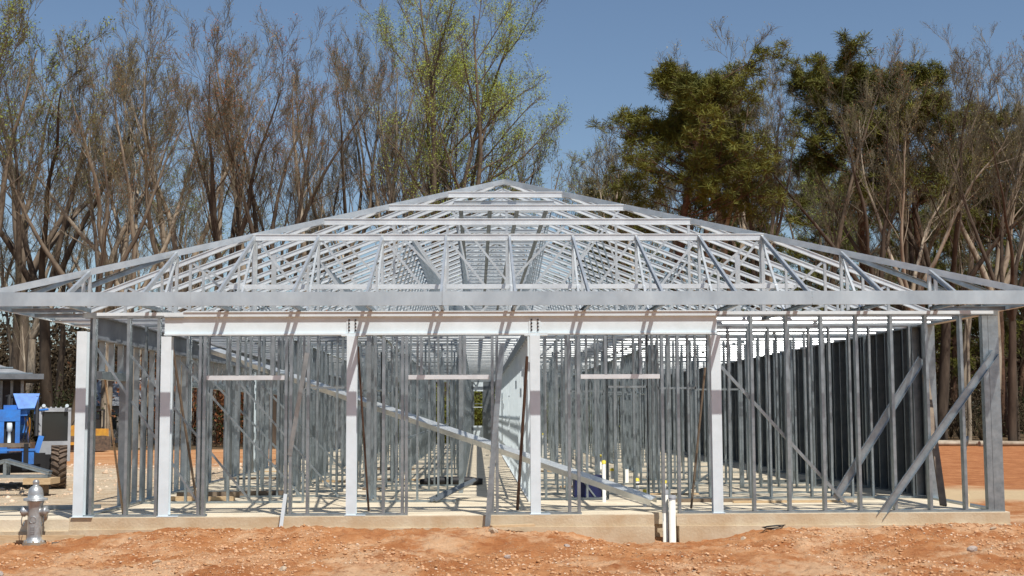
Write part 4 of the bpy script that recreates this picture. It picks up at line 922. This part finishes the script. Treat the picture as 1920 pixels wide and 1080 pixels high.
def get(kind):
    if kind not in proto:
        bd, bp_, bm_, tg, td = M['bark_dark'], M['bark_pale'], M['bark_mid'], M['twig_grey'], M['twig_dark']
        d = {'vase_dark': lambda: bare_tree(1, 20, 'vase', bd, td, M['bud_tan'], .25), 'vase_brown': lambda: bare_tree(2, 20, 'vase', bm_, tg, M['bud_red'], .55),
             'vase_grey': lambda: bare_tree(3, 20, 'vase', bp_, tg, M['bud_tan'], .45), 'tall_grey': lambda: bare_tree(4, 22, 'tall', bp_, tg, M['bud_tan'], .35),
             'tall_brown': lambda: bare_tree(5, 22, 'tall', bm_, tg, M['bud_red'], .4), 'tall_dark': lambda: bare_tree(6, 22, 'tall', bd, td, M['bud_tan'], .3), 'vase_dark2': lambda: bare_tree(21, 20, 'vase', bd, td, M['bud_red'], .15), 'vase_brown2': lambda: bare_tree(22, 20, 'vase', bd, tg, M['bud_red'], .8), 'vase_grey2': lambda: bare_tree(23, 20, 'vase', bp_, tg, M['bud_tan'], .7), 'tall_pale': lambda: bare_tree(24, 22, 'tall', bp_, M['bark_mid'], M['bud_tan'], .5),
             'vase_green': lambda: bare_tree(7, 20, 'vase', bm_, tg, M['bud_green'], 1.0, .06),
             'vase_pale': lambda: bare_tree(8, 20, 'vase', bp_, tg, M['bud_tan'], .6), 'leafy': lambda: leafy_tree(14, 26), 'pine': lambda: pine_tree(15, 20, .60), 'pine_low': lambda: pine_tree(16, 20, .18, 'needle', 1.3), 'pine_tall': lambda: pine_tree(17, 20, .70, 'needle', .8)}
        t_, c_ = d[kind]()
        zz = np.empty(len(c_.vertices)*3, dtype=np.float32); c_.vertices.foreach_get('co', zz)
        proto[kind] = (t_, c_, float(np.percentile(zz[2::3], 98.5)))
    return proto[kind]
def tree(kind, px, Y, top, label, group, rz=0, wide=1.0, name=None, lean=0):
    t_, c_, h0 = get(kind); x = PX(px, Y); gz = float(ground_z(x, Y)); h = PH(top, Y)-gz; s_ = h/h0
    o = empty(name or ('pine_tree' if 'pine' in kind else 'bare_tree'), (x, Y, gz-.15), label, 'pine' if 'pine' in kind else 'tree', group)
    o.scale = (s_*wide, s_*wide, s_); o.rotation_euler = (0, lean, rz)
    link('trunk', t_, o); link('crown', c_, o)
    return o
FR = {'vase_dark2': 'blackish bare tree with spreading limbs', 'vase_brown2': 'dark limbed tree with russet budding crown', 'vase_grey2': 'grey barked tree with straw coloured crown', 'tall_pale': 'tall slender pale trunked tree', 'vase_dark': 'dark bare tree forking low', 'vase_brown': 'brown bare tree with reddish budding twigs', 'vase_grey': 'grey limbed bare tree with tan twigs', 'tall_grey': 'tall pale straight stemmed bare tree',
      'tall_brown': 'tall brown bare tree with red buds', 'tall_dark': 'tall dark straight bare tree', 'vase_green': 'forking tree with olive green buds', 'vase_pale': 'pale barked bare tree with tan budding top', 'leafy': 'huge tree in fresh yellow green leaf', 'pine': 'dark green pine', 'pine_low': 'bushy low branched pine', 'pine_tall': 'high crowned bare trunked pine'}
ordn = ['first', 'second', 'third', 'fourth', 'fifth', 'sixth', 'seventh', 'eighth', 'ninth', 'tenth', 'eleventh', 'twelfth', 'thirteenth', 'fourteenth', 'fifteenth', 'sixteenth', 'seventeenth', 'eighteenth', 'nineteenth', 'twentieth', 'twenty first', 'twenty second', 'twenty third', 'twenty fourth']
left = [('vase_green', -15, 58, -30, 1.1), ('tall_dark', 32, 62, 60, 1), ('vase_dark', 100, 66, 75, 1.0), ('vase_brown', 140, 59, 95, .9), ('vase_pale', 205, 63, 85, 1), ('vase_grey2', 262, 62, 80, .9), 
        ('vase_pale', 352, 66, 20, .9), ('tall_pale', 400, 72, -5, 1), ('vase_brown2', 440, 62, 75, 1.0), ('tall_grey', 470, 78, -10, 1.1), ('vase_brown2', 515, 60, 70, .9), ('tall_pale', 590, 66, 10, 1), ('vase_brown', 640, 80, 30, .8),
        ('tall_brown', 690, 70, 5, .9), ('vase_grey', 720, 82, 20, .8), ('vase_grey', 775, 86, 60, .8)]
right = [('vase_pale', 1160, 82, 250, 1.0), ('vase_grey', 1215, 66, 215, 1.1), ('pine', 1268, 60, 112, 1.45), ('vase_grey', 1310, 74, 165, .9), ('pine_tall', 1352, 74, 105, 1.0), ('vase_pale', 1385, 64, 80, 1.0), ('tall_grey', 1432, 70, 78, 1), ('vase_dark2', 1455, 60, 140, .9), 
         ('tall_brown', 1545, 62, 92, 1), ('pine_tall', 1600, 70, 100, 1.3), ('vase_dark2', 1640, 60, 130, 1.0), ('vase_brown', 1668, 68, 95, .9), ('vase_grey2', 1700, 60, 120, .8), ('pine', 1740, 66, 95, 1.2), ('vase_dark', 1765, 63, 120, 1.0), ('tall_pale', 1812, 74, 25, 1), ('vase_pale', 1858, 68, 35, .9), ('vase_dark', 1900, 57, 150, .8), ('pine', 1890, 74, 180, 1.1), ('tall_grey', 1935, 72, 20, 1.2)]
rr = random.Random(3)
for side, lst, grp in (('left', left, 'front trees of the wood left of the ridge'), ('right', right, 'front trees of the wood right of the ridge')):
    for i, (k_, px, Y, top, w_) in enumerate(sorted(lst, key=lambda q: q[1])):
        tree(k_, px, Y, top, '%s, %s from left over the %s roof slope' % (FR[k_], ordn[i], side), grp, rr.uniform(0, 6.28), w_)
tree('leafy', 838, 66, -70, 'huge tree in fresh yellow green leaf rising behind the ridge', None, 2.2, .88, 'leafy_tree')
o_ = tree('vase_green', 955, 72, 190, 'small tree leaning right beside the leafy tree behind the ridge', None, 1.0, .9, None, .22)
tree('vase_green', 1095, 92, 300, 'low budding tree at the right edge of the sky gap', None, 4.0, 1.1)
tree('pine_low', 1120, 76, 330, 'low green pine peeking over the right side of the ridge', None, 4.0, 1.2)
tree('vase_green', 45, 84, 20, 'spring green topped tree behind the dark vase trees at far left', None, 5, 1.1)
# second and third rows, told apart only by nothing: one shared label per row and side
ks = ['vase_dark', 'vase_brown', 'vase_grey', 'tall_grey', 'tall_brown', 'tall_dark', 'vase_pale', 'vase_green']
for i in range(11):
    px = -30+i*72+rr.uniform(-10, 10); Y = rr.uniform(84, 112)
    tree(rr.choice(ks), px, Y, rr.uniform(250, 340) if px < 760 else rr.uniform(240, 320), 'bare tree deep in the wood left of the roof ridge', 'deep wood trees left of the ridge', rr.uniform(0, 6.28), rr.uniform(1.0, 1.4))
for i in range(13):
    px = 1215+i*58+rr.uniform(-10, 10); Y = rr.uniform(80, 110); kk = rr.choice(ks+['pine_low', 'pine', 'pine_low'])
    tree(kk, px, Y, rr.uniform(250, 360), ('pine' if 'pine' in kk else 'bare tree')+' deep in the wood right of the roof ridge', 'deep wood '+('pines' if 'pine' in kk else 'trees')+' right of the ridge', rr.uniform(0, 6.28), rr.uniform(1.0, 1.4))
# thin saplings at the wood's edge
for i in range(24):
    sd_ = i % 2; px = rr.uniform(-30, 700) if sd_ else rr.uniform(1560, 1950); Y = rr.uniform(59, 74)
    tree(rr.choice(['tall_grey', 'tall_dark', 'tall_brown', 'tall_grey']), px, Y, rr.uniform(330, 520), 'slim young tree at the edge of the wood '+('left' if sd_ else 'right')+' of the frame', 'young trees at the wood edge on the '+('left' if sd_ else 'right'), rr.uniform(0, 6.28), .8, 'young_tree')
for i_, (px_, Y_, L_, a_) in enumerate(((1745, 55.5, 5.5, .1), (1835, 56.5, 6.5, -.08), (1905, 55, 4.5, .15), (1790, 57.5, 4, -.3), (1700, 56.5, 4.5, .05))):
    o = MB().tube([(-L_/2, 0, .16), (-L_/4, .05, .17), (L_/4, -.04, .15), (L_/2, 0, .13)], [.17, .16, .13, .09], 8).build('fallen_log', M['bark_pale'], None, (PX(px_, Y_), Y_, float(ground_z(PX(px_, Y_), Y_)))); o.rotation_euler = (0, 0, a_)
    tag(o, 'fallen log on the clay, %s from the left along the right hand wood edge' % ordn[i_], 'log', 'fallen logs along the wood edge')
# undergrowth: twiggy brush and dark evergreen shrubs
def brush(name, n, seed, xr, yr, hr, matl, label, leaf=.06, ne=260, twig=True):
    r = np.random.default_rng(seed); X_ = r.uniform(*xr, n); Y_ = r.uniform(*yr, n); Hh = r.uniform(*hr, n); Vs, Fs, o = [], [], 0
    Z_ = ground_z(X_, Y_)
    for i in range(n):
        c = np.array([X_[i], Y_[i], Z_[i]+Hh[i]*.5]); p = c+r.normal(0, 1, (ne, 3))*np.array([Hh[i]*.33, Hh[i]*.33, Hh[i]*.24]); p[:, 2] = np.maximum(p[:, 2], Z_[i]+.05)
        v, f_ = leaves(p, 1, leaf*(1+Hh[i]*.25), .05, r); Vs.append(v); Fs.append(f_+o); o += len(v)
        if twig:
            k = 14; az = r.uniform(0, 6.28, k); sp_ = r.uniform(.1, .7, k); PT, RD = grow(np.repeat(np.array([[X_[i], Y_[i], Z_[i]]]), k, 0), norm(np.stack([np.cos(az)*sp_, np.sin(az)*sp_, np.ones(k)], -1)), Hh[i]*r.uniform(.6, 1.1, k), np.full(k, .03), np.full(k, .008), 4, .12, 0, r)
            v, f_ = tubes(PT, RD, 3); Vs.append(v); Fs.append(f_+o); o += len(v)
    me = quads_mesh(name, np.concatenate(Vs), np.concatenate(Fs), [matl]); return tag(link(name, me), label, None, None, 'stuff')
brush('brown_undergrowth', 380, 21, (-62, 62), (63, 120), (1.5, 5), M['shrub'], 'brown twiggy undergrowth beneath the trees', .05)
brush('evergreen_undergrowth', 170, 22, (-60, 60), (60, 100), (1.2, 4.2), M['needle_dark'], 'dark evergreen shrubs beneath the trees', .06, 420)
brush('red_brush', 40, 23, (-22, -8), (66, 84), (5, 9), M['bud_red'], 'reddish budding thicket behind the left roof slope', .05, 700)
brush('far_wood', 420, 24, (-100, 100), (118, 165), (8, 15), M['shrub'], 'far off brown wood behind the site', .075, 520)
brush('sunny_shrubs', 26, 25, (-7, 6), (56, 62), (2.0, 4.5), M['olive'], 'sunlit olive shrubs seen through the end window', .06, 700)
print('STUDS', N_STUD[0], 'WEBS', web_n[0], 'objs', len(bpy.data.objects))
